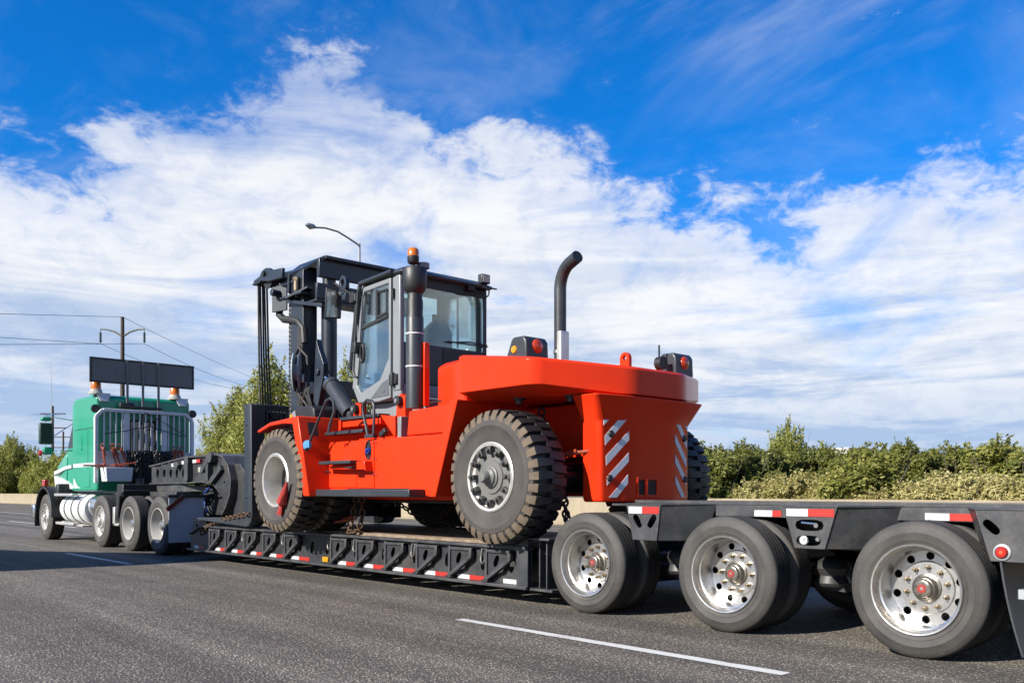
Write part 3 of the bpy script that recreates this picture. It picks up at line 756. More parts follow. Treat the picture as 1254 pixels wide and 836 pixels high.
g_ = MB(); g_.lathe([(.0, -.028), (.030, -.026), (.038, -.012), (.038, 0)], c=(rx, TN + .01, rz), n=24); g_.mat(1).lathe([(.040, -.014), (.052, -.010), (.054, 0)], c=(rx, TN + .012, rz), n=24); g_.mat(2).lathe([(0, -.032), (.012, -.030), (.014, -.024)], c=(rx, TN + .01, rz), n=12)
g_.obj('side_marker_lamp', [REDL, GALV, LAMPON], b3)
# tail of the trailer (runs on past the frame)
tl = MB(); tl.box(-1.58, -1.02, TN + .02, TN + .30, .70, 1.0); tl.box(-1.05, -1.0, TN + .02, TFAR - .02, .70, 1.0); tl.box(-1.58, -1.02, TFAR - .30, TFAR - .02, .70, 1.0)
tl.obj('tail_beam', TRAILER2, tr, bevel=.01)
for s, yy in ((0, TN + .02), (1, TFAR - .62)):
    f = MB()
    n = 8; x_t = -2.13
    def ring(k):
        t = k / n; z = .70 - t * .60; x = x_t + .06 * t ** 2 + .07 * t
        return [(x, yy, z), (x + .012, yy, z), (x + .012, yy + .60, z), (x, yy + .60, z)]
    f.rings([ring(k) for k in range(n + 1)])
    f.obj('mud_flap', BLACKP if s else DGREY, tr)
mb = MB(); q = pix(1252, 728, Y=TN + .05); mb.box(q.x - .02, q.x + .25, TN + .03, TN + .1, q.z - .03, q.z + .035); mb.obj('tail_step', GALV, tr, bevel=.006)
# --- axles, wheels
AX = [-5.68, -4.17, -2.65]
RT, RB, WT = .465, .303, .255
w0 = None
for i, ax in enumerate(AX):
    for side in (0, 1):
        yo = TN if side == 0 else TFAR
        s = 1 if side == 0 else -1
        if w0 is None:
            w0 = make_wheel('dish', RT, RB, WT, tr, (ax, yo, RT)); wi0 = make_wheel('inner', RT, RB, WT, tr, (ax, yo + .315, RT))
            ORG[w0.name] = Vector((ax, yo, RT))
        else:
            c = copy_tree(w0, tr, (ax, yo, RT), 0 if side == 0 else math.pi)
            for ch in [c]: ch.rotation_euler = (0, .35 * i, 0) if side == 0 else (0, .3, math.pi)
            copy_tree(wi0, tr, (ax, yo + s * .315, RT), 0 if side == 0 else math.pi)
    mb = MB(); mb.cyl((ax, TN + .2, RT), (ax, TFAR - .2, RT), .065, n=16); mb.cyl((ax, TN + .5, RT), (ax, TN + .62, RT), .19, n=24); mb.cyl((ax, TFAR - .62, RT), (ax, TFAR - .5, RT), .19, n=24); mb.obj('axle', TRAILER, tr)
    for yy in (6.81, 7.89):
        mb = MB(); mb.lathe([(0, 0), (.13, 0), (.15, .03), (.12, .09), (.15, .15), (.12, .20), (.05, .235)], c=(ax + .52, yy, .36), axis='z', n=20)
        mb.py([(ax - .5, .62), (ax - .42, .72), (ax - .30, .72), (ax + .1, RT + .02), (ax + .66, .37), (ax + .66, .32), (ax - .02, RT - .10)], yy - .05, yy + .05); mb.obj('air_spring_arm', TRAILER, tr, bevel=.004)
# --- gooseneck
GY0, GY1 = 6.75, 7.95
gz = lambda px, py, Y=GY0: (lambda q: (q.x, q.z))(pix(px, py, Y=Y))
gn = MB()
P = [gz(184, 571), gz(230, 559.5), gz(257, 557.5), gz(266, 556), gz(274, 559), gz(280.5, 570), gz(284, 588), gz(283, 604), gz(278, 620), gz(273, 630), gz(262, 630), gz(266, 612), gz(264, 600), gz(257, 592), gz(248, 589.5), gz(230, 591), gz(184, 592)]
top, bot = P[:10], P[10:]
gn.py(P, GY0 + .03, GY1 - .03)
g0 = gn.obj('gooseneck_beam', TRAILER, tr, bevel=.0)
fl = MB()
def strip(pts, y0, y1, t):
    for a, b in zip(pts, pts[1:]): fl.bar((a[0], (y0 + y1) / 2, a[1] + t * .0), (b[0], (y0 + y1) / 2, b[1]), y1 - y0, t)
strip([P[0], P[1], P[2], P[3], P[4], P[5], P[6], P[7], P[8], P[9]], GY0 - .03, GY1 + .03, .035)
strip([P[13], P[14], P[15], P[16]], GY0 - .02, GY1 + .02, .03)
fl.obj('gooseneck_flange', TRAILER2, g0, bevel=.004)
# holed cheek plate and ribs on the near side
ck = MB()
xs = [gz(p, 580)[0] for p in (186.5, 198, 206, 213.7, 221.5, 229.5)]
def gtop(x):
    for a, b in zip(top, top[1:]):
        if a[0] <= x <= b[0]: return a[1] + (b[1] - a[1]) * (x - a[0]) / (b[0] - a[0])
    return P[0][1]
for a, b, hp_ in zip(xs, xs[1:], (194, 202, 210, 217.5, 225.5)):
    hx, hz = gz(hp_, 579.5)
    zt = min(gtop(a), gtop(b)) - .02
    ck.holed(a, b, P[16][1] + .015, zt, GY0 - .012, GY0 + .026, hx, hz, .075, .085)
ck.obj('holed_cheek_plate', TRAILER, g0)
for p0, p1, w in ((229.5, 234, 0), (256, 259, 0)):
    xa = gz(p0, 580)[0]; xb = gz(p1, 580)[0]; rb_ = MB(); rb_.box(xa, xb, GY0 - .07, GY0 + .03, P[14][1] + .02, gtop((xa + xb) / 2) - .01); rb_.obj('gooseneck_rib', TRAILER2, g0, bevel=.005)
for (a, b, m) in ((211, 215.5, WHITET), (215.5, 219.5, REDT), (223.5, 228, WHITET), (237, 241.5, WHITET), (241.5, 246, REDT)):
    xa, xb = gz(a, 565)[0], gz(b, 565)[0]; z = gtop((xa + xb) / 2) - .085
    mb = MB(); mb.box(xa, xb, GY0 - .019, GY0 - .014 if a < 230 else GY0 + .026, z - .03, z + .03); mb.obj('reflector_tape', m, tr, smooth=False)
# hydraulic cylinder, pin bosses and hoses at the neck joint
hy = MB(); a = gz(252, 575); b = gz(262, 560)
hy.cyl((a[0], GY0 - .03, a[1]), (b[0], GY0 - .03, b[1]), .05, n=12); hy.cyl((b[0], GY0 - .09, b[1]), (b[0], GY0 + .03, b[1]), .09, n=16); hy.cyl((a[0], GY0 - .08, a[1]), (a[0], GY0 + .03, a[1]), .06, n=14)
hy.bar((gz(259, 590)[0], GY0 - .01, gz(259, 590)[1]), (gz(272, 572)[0], GY0 - .01, gz(272, 572)[1]), .06, .10)
hy.obj('neck_hydraulic_cylinder', TRAILER2, g0, bevel=.003)
hy = MB(); a = gz(221, 570); hy.cyl((a[0], GY0 - .09, a[1]), (a[0], GY0, a[1]), .07, n=14); hy.cyl((a[0] - .15, GY0 - .06, a[1] + .02), (a[0] + .1, GY0 - .06, a[1] + .02), .025, n=8)
hy.obj('neck_latch', TRAILER2, g0, bevel=.003)
wl = MB(); q = gz(245, 575); wl.lathe([(0, -.05), (.05, -.04), (.06, 0)], c=(q[0], GY0 + .02, q[1]), n=14); wl.obj('work_lamp', CLEARL, g0)
for k, (m, pts) in enumerate(((HOSE, ((263, 602), (255, 603), (249, 612), (251, 622), (259, 630))), (HOSE, ((266, 600), (257, 598), (251, 606), (254, 618), (261, 629))), (BLUEH, ((262, 597), (257, 603), (256, 613), (260, 628))), (HOSE, ((270, 603), (260, 605), (252, 611), (256, 624), (264, 631))))):
    h = MB(); pp = [gz(*q) for q in pts]; h.tube([(a, GY0 - .05 - .02 * k, b) for a, b in pp], .018, 8); h.obj('hydraulic_hose', m, tr)
# front riser box between gooseneck and deck
rs = MB(); a = gz(286, 568, 6.85); b = gz(305, 632, 6.85)
rs.py([(a[0], .62), (a[0], a[1]), (a[0] + .25, a[1] + .0), (b[0] + .2, a[1] - .45), (b[0] + .3, .62)], 6.85, 7.85)
rs.box(a[0] - .1, b[0] + .2, 6.3, 8.4, .60, .66)
rs.obj('neck_riser', TRAILER, tr, bevel=.015)
pin = MB(); q = gz(276, 590); pin.cyl((q[0], 6.72, q[1]), (q[0] + .02, 6.72, q[1]), .02); pin.box(a[0] - .45, a[0] + .5, 6.9, 7.8, 1.02, 1.10); pin.cyl((-17.4, 7.35, 1.05), (-17.4, 7.35, 1.32), .06, n=16)
pin.obj('king_pin_plate', TRAILER2, tr, bevel=.005)

# ================================================================== TRACTOR
KC = 7.20
tk = thing('semi_tractor', (-19.5, KC, 0), 'green day-and-sleeper semi truck tractor with white rack pulling the lowboy trailer', 'truck')
KY0, KY1 = 6.20, 8.20
CX = -19.84                                   # rear wall of the cab
def kz(py, px=118, Y=KY0): return pix(px, py, Y=Y).z
cabp = [(CX, 1.13), (CX, 3.10), (CX - .08, 3.17), (-21.30, 3.17), (-21.48, 3.05), (-21.48, 1.13)]
c = MB(); c.rings([[(x, KY0 + .02, z) for x, z in cabp], [(x, KY0 - .0, z) for x, z in cabp][:1] + [(x, KY0, z) for x, z in cabp][1:], [(x, KY1, z) for x, z in cabp]])
c = MB(); c.py(cabp, KY0, KY1)
cab = c.obj('sleeper_cab', GREENP, tk, bevel=.11, seg=5)
c = MB(); c.py([(-21.50, 1.13), (-21.50, 2.98), (-21.80, 2.95), (-22.42, 2.14), (-22.42, 1.13)], 6.36, 8.04); dcab = c.obj('day_cab', GREENP, tk, bevel=.05, seg=3)
# panel seams, roof seam, side slot, stripe
s = MB(); s.box(CX - .55, CX - .54, KY0 - .004, KY0 + .01, 1.2, 2.45); s.box(-21.3, CX - .12, KY0 - .004, KY0 + .01, 2.47, 2.482)
s.box(CX - .004, CX + .004, KY0 + .12, KY1 - .12, 2.47, 2.482)
s.obj('panel_seam', BLACKP, cab)
s = MB(); s.box(-20.9, -20.78, KY0 - .012, KY0 + .01, 2.02, 2.36); s.obj('side_vent', GREENP, cab, bevel=.008)
s = MB(); s.box(-21.37, CX - .11, KY0 - .006, KY0 + .01, 1.655, 1.735); s.obj('white_stripe', WHITEP, cab)
s = MB(); s.py([(-21.36, 1.20), (-21.36, 1.42), (-21.1, 1.24), (-20.9, 1.20)], KY0 - .006, KY0 + .01); s.obj('white_side_panel', WHITEP, cab)
s = MB(); s.box(-20.75, -20.25, KY0 - .010, KY0 + .01, 1.22, 1.60); s.obj('side_locker_door', GREENP, cab, bevel=.008)
s = MB(); s.py([(-22.33, 2.12), (-21.86, 2.82), (-21.55, 2.82), (-21.55, 2.12)], 6.352, 6.38); s.obj('door_window', GLASSD, dcab)
s = MB(); s.py([(-22.33, 2.12), (-21.86, 2.82), (-21.55, 2.82), (-21.55, 2.12)], 8.02, 8.048); s.obj('door_window', GLASSD, dcab)
s = MB(); s.rings([[(-21.85, 6.46, 2.90), (-21.85, 7.94, 2.90), (-22.40, 7.94, 2.18), (-22.40, 6.46, 2.18)], [(-21.87, 6.46, 2.92), (-21.87, 7.94, 2.92), (-22.42, 7.94, 2.20), (-22.42, 6.46, 2.20)]]); s.obj('windshield', GLASSD, dcab)
s = MB(); wy0 = pix(160, 540, X=CX).y; wy1 = pix(189, 540, X=CX).y; s.box(CX - .02, CX + .012, wy0, wy1, 1.95, 2.62); s.obj('rear_window', GLASSD, cab, bevel=.0)
s = MB(); s.frame_x([(wy0 - .05, 1.90), (wy1 + .05, 1.90), (wy1 + .05, 2.67), (wy0 - .05, 2.67)], [(wy0, 1.95), (wy1, 1.95), (wy1, 2.62), (wy0, 2.62)], CX - .01, CX + .02); s.obj('rear_window_seal', BLACKP, cab)
# hood, grille, bumper
h = MB()
def hring(x, y0, y1, z0, z1, r=.22):
    return [(x, y0, z0), (x, y1, z0), (x, y1, z1 - r), (x, y1 - r * .35, z1 - r * .35), (x, y1 - r, z1), (x, y0 + r, z1), (x, y0 + r * .35, z1 - r * .35), (x, y0, z1 - r)]
h.rings([hring(-22.4, 6.34, 8.06, 1.15, 2.14), hring(-22.9, 6.38, 8.02, 1.15, 2.07), hring(-23.5, 6.46, 7.94, 1.10, 1.93), hring(-24.0, 6.56, 7.84, 1.00, 1.76, .3)])
hd = h.obj('hood', GREENP, tk, bevel=.02)
s = MB(); s.py([(-21.6, 1.67), (-21.6, 1.75), (-22.4, 1.71), (-23.3, 1.60), (-23.3, 1.52), (-22.4, 1.64)], 6.322, 6.5); s.obj('white_hood_stripe', WHITEP, hd)
s = MB(); s.py([(-23.2, 1.2), (-23.3, 1.50), (-22.5, 1.40), (-21.6, 1.18)], 6.322, 6.5); s.obj('white_hood_panel', WHITEP, hd)
s = MB(); s.box(-24.05, -23.99, 6.68, 7.72, .95, 1.66); s.obj('grille', CHROME, hd, bevel=.02)
s = MB(); s.box(-24.28, -24.03, 6.05, 8.35, .45, .80); s.obj('front_bumper', CHROME, tk, bevel=.05, seg=3)
# steer fenders
for yo, yi, lab in ((5.97, 6.50, 0), (8.43, 7.90, 0)):
    f = MB(); cx, cz, r = -22.9, .56, .68; prof = []
    A = [R(a) for a in range(-2, 190, 12)]
    def fr(rr, y): return [(cx + rr * math.cos(t), y, cz + rr * math.sin(t) * (1.0 if t < R(100) else 1.0)) for t in A]
    o1 = fr(r, yo); o2 = fr(r, yi); i1 = fr(r - .05, yo); i2 = fr(r - .02, yi)
    rs_ = []
    for k in range(len(A)): rs_.append([o1[k], o2[k], i2[k], i1[k]])
    f.rings(rs_)
    f.obj('steer_fender', BLACKP, tk, bevel=.012)
    f = MB(); s_ = 1 if yo < 7 else -1
    f.box(-22.30, -22.10, min(yo + s_ * .1, yi), max(yo + s_ * .1, yi), .95, 1.30); f.obj('fender_rear_panel', BLACKP, tk, bevel=.04)
    f = MB(); f.box(-23.62, -23.58, min(yo, yi), max(yo, yi), .30, .62); f.obj('steer_mud_guard', BLACKP, tk, bevel=.008)
    f = MB(); f.box(-22.98, -22.78, yo + s_ * .05 - .05, yo + s_ * .05 + .05, 1.245, 1.40); f.obj('turn_signal', REDL if s_ > 0 else AMBER, tk, bevel=.015)
# mirrors, antenna
mx = -21.95
for s_, y in ((-1, 5.78), (1, 8.62)):
    yb = 6.36 if s_ < 0 else 8.04
    m = MB(); m.box(mx - .06, mx + .06, y - .14, y + .14, 2.18, 2.66); mo = m.obj('mirror', mat('mirror_dark_green', (.03, .09, .07), .4), tk, bevel=.03)
    m = MB(); m.box(mx + .061, mx + .066, y - .115, y + .115, 2.22, 2.62); m.obj('mirror_glass', BLACKP, mo)
    m = MB(); m.box(mx - .08, mx + .10, y - .10, y + .10, 2.70, 2.79); m.box(mx - .08, mx + .08, y - .06, y + .14, 1.95, 2.12); m.obj('convex_mirror', GREENP, mo, bevel=.03)
    m = MB(); m.tube([(mx, yb, 2.74), (mx, y, 2.82), (mx, y, 2.0), (mx, yb, 2.06)], .014, 8); m.tube([(mx, yb, 2.68), (mx, y, 2.25)], .010, 6); m.tube([(mx - .25, y - .25, 2.86), (mx, y, 2.84), (mx + .2, y + .3, 2.86)], .011, 6); m.obj('mirror_arm', CHROME, mo)
m = MB(); m.tube([(mx, 5.90, 2.8), (mx, 5.90, 3.2), (mx, 5.89, 4.05)], [.012, .008, .004], 6); m.obj('antenna', STEEL, tk)
m = MB(); m.lathe([(0, -.03), (.05, -.02), (.07, .03), (.0, .05)], c=(mx, 5.66, 1.98), n=12); m.obj('mirror_lamp', REDL, tk)
# roof beacons with white plates, round work lamps
for px_, w in ((117.5, 1), (214, 2)):
    q = pix(px_, 487 if w == 1 else 491, X=CX - .12)
    z = 3.17
    b = MB(); b.lathe([(0, 0), (.15, 0), (.15, .03), (.13, .05), (.12, .10), (.10, .11)], c=(q.x, q.y, z), axis='z', n=24)
    bo = b.obj('beacon', CLEARL, tk)
    b = MB(); b.lathe([(.105, .08), (.100, .24), (.085, .27), (0, .275)], c=(q.x, q.y, z), axis='z', n=20); b.obj('beacon_dome', AMBER, bo)
    b = MB(); b.rings([[(CX - .02, q.y - .04, 3.19), (CX - .02, q.y + .26, 3.19), (CX + .03, q.y + .20, 3.02), (CX + .03, q.y + .04, 3.02)], [(CX + .0, q.y - .04, 3.20), (CX + .0, q.y + .26, 3.20), (CX + .05, q.y + .20, 3.03), (CX + .05, q.y + .04, 3.03)]]); b.obj('beacon_plate', WHITEP, bo)
for px_, py_ in ((116.5, 500), (235, 507)):
    q = pix(px_, py_, X=CX + .08); b = MB(); b.lathe([(0, .06), (.085, .055), (.09, 0), (.06, -.05), (.0, -.06)], c=q, axis='x', n=20); b.box(q.x - .12, q.x - .04, q.y - .02, q.y + .02, q.z - .02, q.z + .02); b.obj('work_lamp', BLACKP, tk)
# headache rack
RX = CX + .22
def rk(px_, py_): q = pix(px_, py_, X=RX); return (q.y, q.z)
A = [rk(117.5, 590), rk(117.5, 507), rk(124, 501.5), rk(228, 512.5), rk(235, 518), rk(235, 592)]
yl, yr = A[0][0], A[5][0]
zt = A[2][1]
A = [(yl, 1.30), (yl, zt - .14), (yl + .14, zt), (yr - .14, zt), (yr, zt - .14), (yr, 1.30)]
rkb = MB()
for a, b in zip(A, A[1:]): rkb.bar((RX, a[0], a[1]), (RX, b[0], b[1]), .07, .085, (1, 0, 0))
rack = rkb.obj('headache_rack', WHITEP, tk, bevel=.008)
zr = 1.98
mb = MB(); mb.box(RX - .03, RX - .01, yl + .04, yr - .04, 1.62, zr); mb.obj('rack_panel', WHITEP, rack, bevel=.005)
nb = 15; bar0 = None
for i in range(nb):
    y = yl + .04 + (yr - yl - .08) * (i + 1) / (nb + 1)
    mb = MB(); mb.box(-.012, .012, -.013, .013, zr, zt - .04)
    if bar0 is None: bar0 = mb.obj('rack_bar', WHITEP, rack, origin=(0, 0, 0)); bar0.location = Vector((RX, y, 0)) - ORG[rack.name]; 
    else: inst(bar0, rack, (RX, y, 0))
for y in (yl + .62, yr - .62):
    mb = MB(); mb.box(RX - .02, RX + .012, y - .06, y + .06, zr, zt - .04); mb.obj('rack_post', WHITEP, rack, bevel=.004)
mb = MB(); mb.tube([(RX + .05, yl + .15, zt - .5), (RX + .06, yl + .6, zt - .42), (RX + .05, KC, zt - .3), (RX + .05, yr - .2, zt - .5)], .008, 6); mb.tube([(RX + .05, KC - .1, zt), (RX + .06, KC + .3, zt - .2), (RX + .05, yr - .15, zt - .48)], .008, 6); mb.obj('rack_cable', HOSE, rack)
t0 = pix(123.5, 575, X=RX + .1).y; t1 = pix(157, 575, X=RX + .1).y
mb = MB(); mb.rings([[(RX + .06, t0 + .03, 1.33), (RX + .38, t0 + .03, 1.33), (RX + .38, t1 - .02, 1.33), (RX + .06, t1 - .02, 1.33)], [(RX + .05, t0, 1.62), (RX + .40, t0, 1.62), (RX + .40, t1, 1.62), (RX + .05, t1, 1.62)]]); mb.obj('tool_tray', WHITEP, rack, bevel=.01)
# sign board on three posts
sx = CX + .06
y0_, z0_ = pix(111, 467, X=sx).y, 3.42
y1_ = pix(236, 470, X=sx).y
mb = MB(); mb.box(sx - .02, sx + .01, y0_, y1_, 3.43, 3.915); sb = mb.obj('sign_board', BOARD, tk)
mb = MB(); mb.frame_x([(y0_ - .02, 3.41), (y1_ + .02, 3.41), (y1_ + .02, 3.935), (y0_ - .02, 3.935)], [(y0_ + .015, 3.445), (y1_ - .015, 3.445), (y1_ - .015, 3.90), (y0_ + .015, 3.90)], sx - .025, sx + .025); mb.obj('board_frame', BLACKP, sb)
for px_ in (155.5, 174.5, 193.5):
    y = pix(px_, 460, X=sx).y; mb = MB(); mb.box(sx + .012, sx + .045, y - .022, y + .022, 2.55, 3.93); mb.obj('board_post', BOARD, sb)
mb = MB(); a = pix(150, 492, X=sx + .05).y; b = pix(198, 497, X=sx + .05).y; mb.box(sx + .03, sx + .08, a, b, 2.90, 2.95); mb.lathe([(0, -.1), (.06, -.08), (.07, .2), (0, .24)], c=(sx + .06, a + .02, 2.95), axis='y', n=12); mb.obj('board_winch_bar', BLACKP, sb, bevel=.004)
# chassis
mb = MB()
for y in (6.78, 7.56): mb.box(-23.6, -15.35, y, y + .08, .72, .99)
mb.box(-15.5, -15.4, 6.86, 7.56, .74, .96); mb.box(-18.3, -18.2, 6.86, 7.56, .74, .96)
mb.obj('frame_rail', TRAILER2, tk, bevel=.005)
mb = MB(); mb.pz([(-18.1, 6.75), (-16.9, 6.75), (-16.2, 7.0), (-16.2, 7.4), (-16.9, 7.65), (-18.1, 7.65)], 1.12, 1.24); mb.box(-18.0, -16.6, 6.6, 7.8, .99, 1.12); mb.box(-18.6, -15.5, 6.55, 6.76, 1.0, 1.03); mb.obj('fifth_wheel', TRAILER2, tk, bevel=.01)
# tanks
for y in (6.45, 7.95):
    mb = MB(); mb.lathe([(0, 0), (.30, 0), (.335, .04), (.335, 1.66), (.30, 1.70), (0, 1.70)], c=(-22.15, y, .74), axis='x', n=36); to = mb.obj('fuel_tank', WHITEP, tk, ang=30)
    for x in (-21.8, -21.3, -20.8): mb = MB(); mb.lathe([(.336, 0), (.345, .004), (.345, .056), (.336, .06)], c=(x, y, .74), axis='x', n=36); mb.obj('tank_strap', BLACKP, to)
    mb = MB(); mb.lathe([(0, 0), (.28, 0), (.30, .03), (.30, .50), (.27, .54), (0, .55)], c=(-20.38, y + (.04 if y < 7 else -.04), .78), axis='x', n=32); mb.obj('air_tank', CHROME, tk, ang=30)
mb = MB(); mb.box(-22.2, -20.9, 6.02, 6.16, 1.02, 1.08); mb.box(-22.2, -20.9, 6.05, 6.17, .38, .44); mb.box(-21.9, -21.85, 6.1, 6.2, .40, .46); mb.box(-22.2, -20.5, 6.12, 6.7, .36, .40); mb.obj('cab_step', ALU, tk, bevel=.01)
mb = MB(); mb.box(-18.42, -18.30, 6.06, 6.60, .45, .82); mb.box(-18.42, -18.1, 6.06, 6.3, .45, .50); mb.obj('battery_step', ALU, tk, bevel=.012)
# black quarter fender and deck plate ahead of the drive axles
mb = MB(); mb.box(-18.30, -17.95, 6.10, 7.0, 1.02, 1.27); mb.py([(-18.30, .62), (-18.18, .62), (-18.10, 1.0), (-17.9, 1.10), (-17.9, 1.16), (-18.30, 1.10)], 6.08, 6.62); mb.obj('quarter_fender', BLACKP, tk, bevel=.02)
mb = MB(); mb.box(-19.7, -18.4, 6.7, 7.7, 1.0, 1.06); mb.cyl((-19.3, 6.9, 1.06), (-19.3, 6.9, 1.4), .09); mb.box(-19.55, -19.0, 7.1, 7.5, 1.06, 1.30); mb.obj('deck_plate', TRAILER, tk, bevel=.008)
mb = MB(); mb.box(-15.42, -15.405, 6.0, 6.62, .24, 1.02); fo = mb.obj('mud_flap', FLAP, tk, bevel=.003)
mb = MB(); mb.box(-15.46, -15.38, 5.98, 6.80, 1.02, 1.07); mb.bar((-15.38, 5.96, .82), (-15.38, 6.25, 1.05), .05, .07); mb.obj('flap_hanger', BLACKP, fo, bevel=.005)
mb = MB(); mb.bar((-15.368, 5.955, .80), (-15.368, 6.22, 1.02), .03, .05); mb.obj('flap_reflector', mat('dark_red_reflector', (.20, .012, .012), .35), fo)
mb = MB(); mb.box(-15.42, -15.405, 7.8, 8.42, .24, 1.02); mb.obj('mud_flap', FLAP, tk, bevel=.003)
# wheels
for kind, ax, r, rb, w, dual in (('convex', -22.92, .53, .305, .31, 0), ('convex', -19.05, .525, .305, .33, 0), ('smooth', -17.42, .52, .305, .275, 1), ('smooth', -15.98, .52, .305, .275, 1)):
    yn, yf = 6.02, 8.40
    a = make_wheel(kind, r, rb, w, tk, (ax, yn, r)); ORG[a.name] = Vector((ax, yn, r))
    copy_tree(a, tk, (ax, yf, r), math.pi)
    if dual:
        b = make_wheel('inner', r, rb, w, tk, (ax, yn + .33, r)); copy_tree(b, tk, (ax, yf - .33, r), math.pi)
    mb = MB(); mb.cyl((ax, yn + .25, r), (ax, yf - .25, r), .08, n=14)
    if dual: mb.lathe([(0, -.3), (.12, -.26), (.22, -.1), (.24, 0), (.22, .1), (.12, .26), (0, .3)], c=(ax, KC, r), axis='y', n=20)
    mb.obj('axle', TRAILER, tk)

# chains, binders hung on the rack: things of their own
def chain(pts, link=.10, wire=.011, name='chain', m=RUST, seed=0):
    pts = [Vector(p) for p in pts]; out = MB()
    L = [0.0]
    for a, b in zip(pts, pts[1:]): L.append(L[-1] + (b - a).length)
    def at(s):
        for i in range(len(pts) - 1):
            if s <= L[i + 1] or i == len(pts) - 2:
                t = (s - L[i]) / max(1e-6, L[i + 1] - L[i]); return pts[i].lerp(pts[i + 1], t), (pts[i + 1] - pts[i]).normalized()
    n = max(2, int(L[-1] / (link * .72))); rnd = random.Random(seed)
    for k in range(n):
        p, d = at(L[-1] * (k + .5) / n)
        u = d.orthogonal().normalized(); w = d.cross(u)
        a = math.pi / 2 * (k % 2) + rnd.uniform(-.3, .3)
        s_ = u * math.cos(a) + w * math.sin(a)
        hl, hw = link / 2 - wire, link * .30
        loop = [p + d * (hl * math.cos(t) * (1.0)) + s_ * (hw * math.sin(t)) for t in [2 * math.pi * j / 10 for j in range(10)]]
        out.tube(loop, wire, 5, closed=True)
    return out.obj(name, m, smooth=True)
hc = []
for i in range(16):
    y = pix(156 + i * 2.55, 560, X=RX + .08).y; random.seed(i + 3)
    d = random.uniform(.0, .16); lo = 1.10 + random.uniform(-.05, .5) * (.3 + .7 * abs(i - 7) / 8)
    o = chain([(RX + .06 + d, y, 1.99), (RX + .08 + d, y + .02, 1.6), (RX + .10 + d, y + .03, lo), (RX + .10 + d, y + .06, lo - .04), (RX + .07 + d, y + .08, 1.5), (RX + .05 + d, y + .09, 1.98)], .11, .014, 'hanging_chain', DCHAIN, i)
    tag(o, 'dark tie-down chain hanging in loops on the white truck rack', 'chain', 'chains hung on the truck rack')
for i, px_ in enumerate((204, 207.5, 199)):
    y = pix(px_, 555, X=RX + .08).y
    o = chain([(RX + .06, y, 2.0), (RX + .08, y + .02, 1.85), (RX + .08, y + .04, 1.68), (RX + .06, y + .06, 1.98)], .11, .014, 'hanging_chain', DCHAIN, 20 + i)
    tag(o, 'short dark chain loop beside the red binders at the rack end away from the tray', 'chain', 'short chain loops on the truck rack')
def binder(p, d, L=.46, label='', group=None, m=BINDER):
    p = Vector(p); d = Vector(d).normalized(); b = MB()
    u = d.orthogonal().normalized(); w = d.cross(u)
    b.tube([p, p + d * L * .35 + u * .01, p + d * L * .7, p + d * L], [.030, .022, .016, .018], 8)
    b.tube([p + u * .03, p - d * .05 + u * .05, p - d * .10 + u * .02, p - d * .09 - u * .03], .013, 6)
    b.cyl(p - w * .035, p + w * .035, .035, n=10); b.bar(p, p + d * .16 + w * .02, .05, .03, tuple(w))
    o = b.obj('load_binder', m); return tag(o, label, 'load binder', group)
for i, px_ in enumerate((126.5, 138, 141, 148)):
    q = pix(px_, 549, X=RX + .10)
    binder((q.x, q.y, 2.02), (.12, .08 + .1 * i, -1), .50, 'rust red lever load binder hanging on the rack above the white tray', 'red load binders above the tray')
for i, px_ in enumerate((213, 218, 223)):
    q = pix(px_, 556, X=RX + .08)
    binder((q.x, q.y, 2.0), (.05, .02, -1), .24, 'short rust red load binder hanging at the rack end beyond the chains', 'red load binders past the chains')
q = pix(112, 568, X=RX + .15)
binder((RX + .22, t0 + .02, 1.66), (.15, -1, -.02), .42, 'rust red binder lever lying across the tray and poking past its near end')
binder((RX + .25, t1 - .3, 1.66), (.1, 1, .18), .40, 'rusty orange binder lever lying in the tray and pointing at the chains')

# ================================================================== FORKLIFT
FC = 7.25
fk = thing('forklift_truck', (-8.8, FC, .59), 'huge orange counterbalance forklift with grey cab and dark mast riding on the trailer', 'forklift')
def mir(y): return 2 * FC - y
RW = .68
FXF, FXR = -10.73, -6.78
ZW = .588 + RW
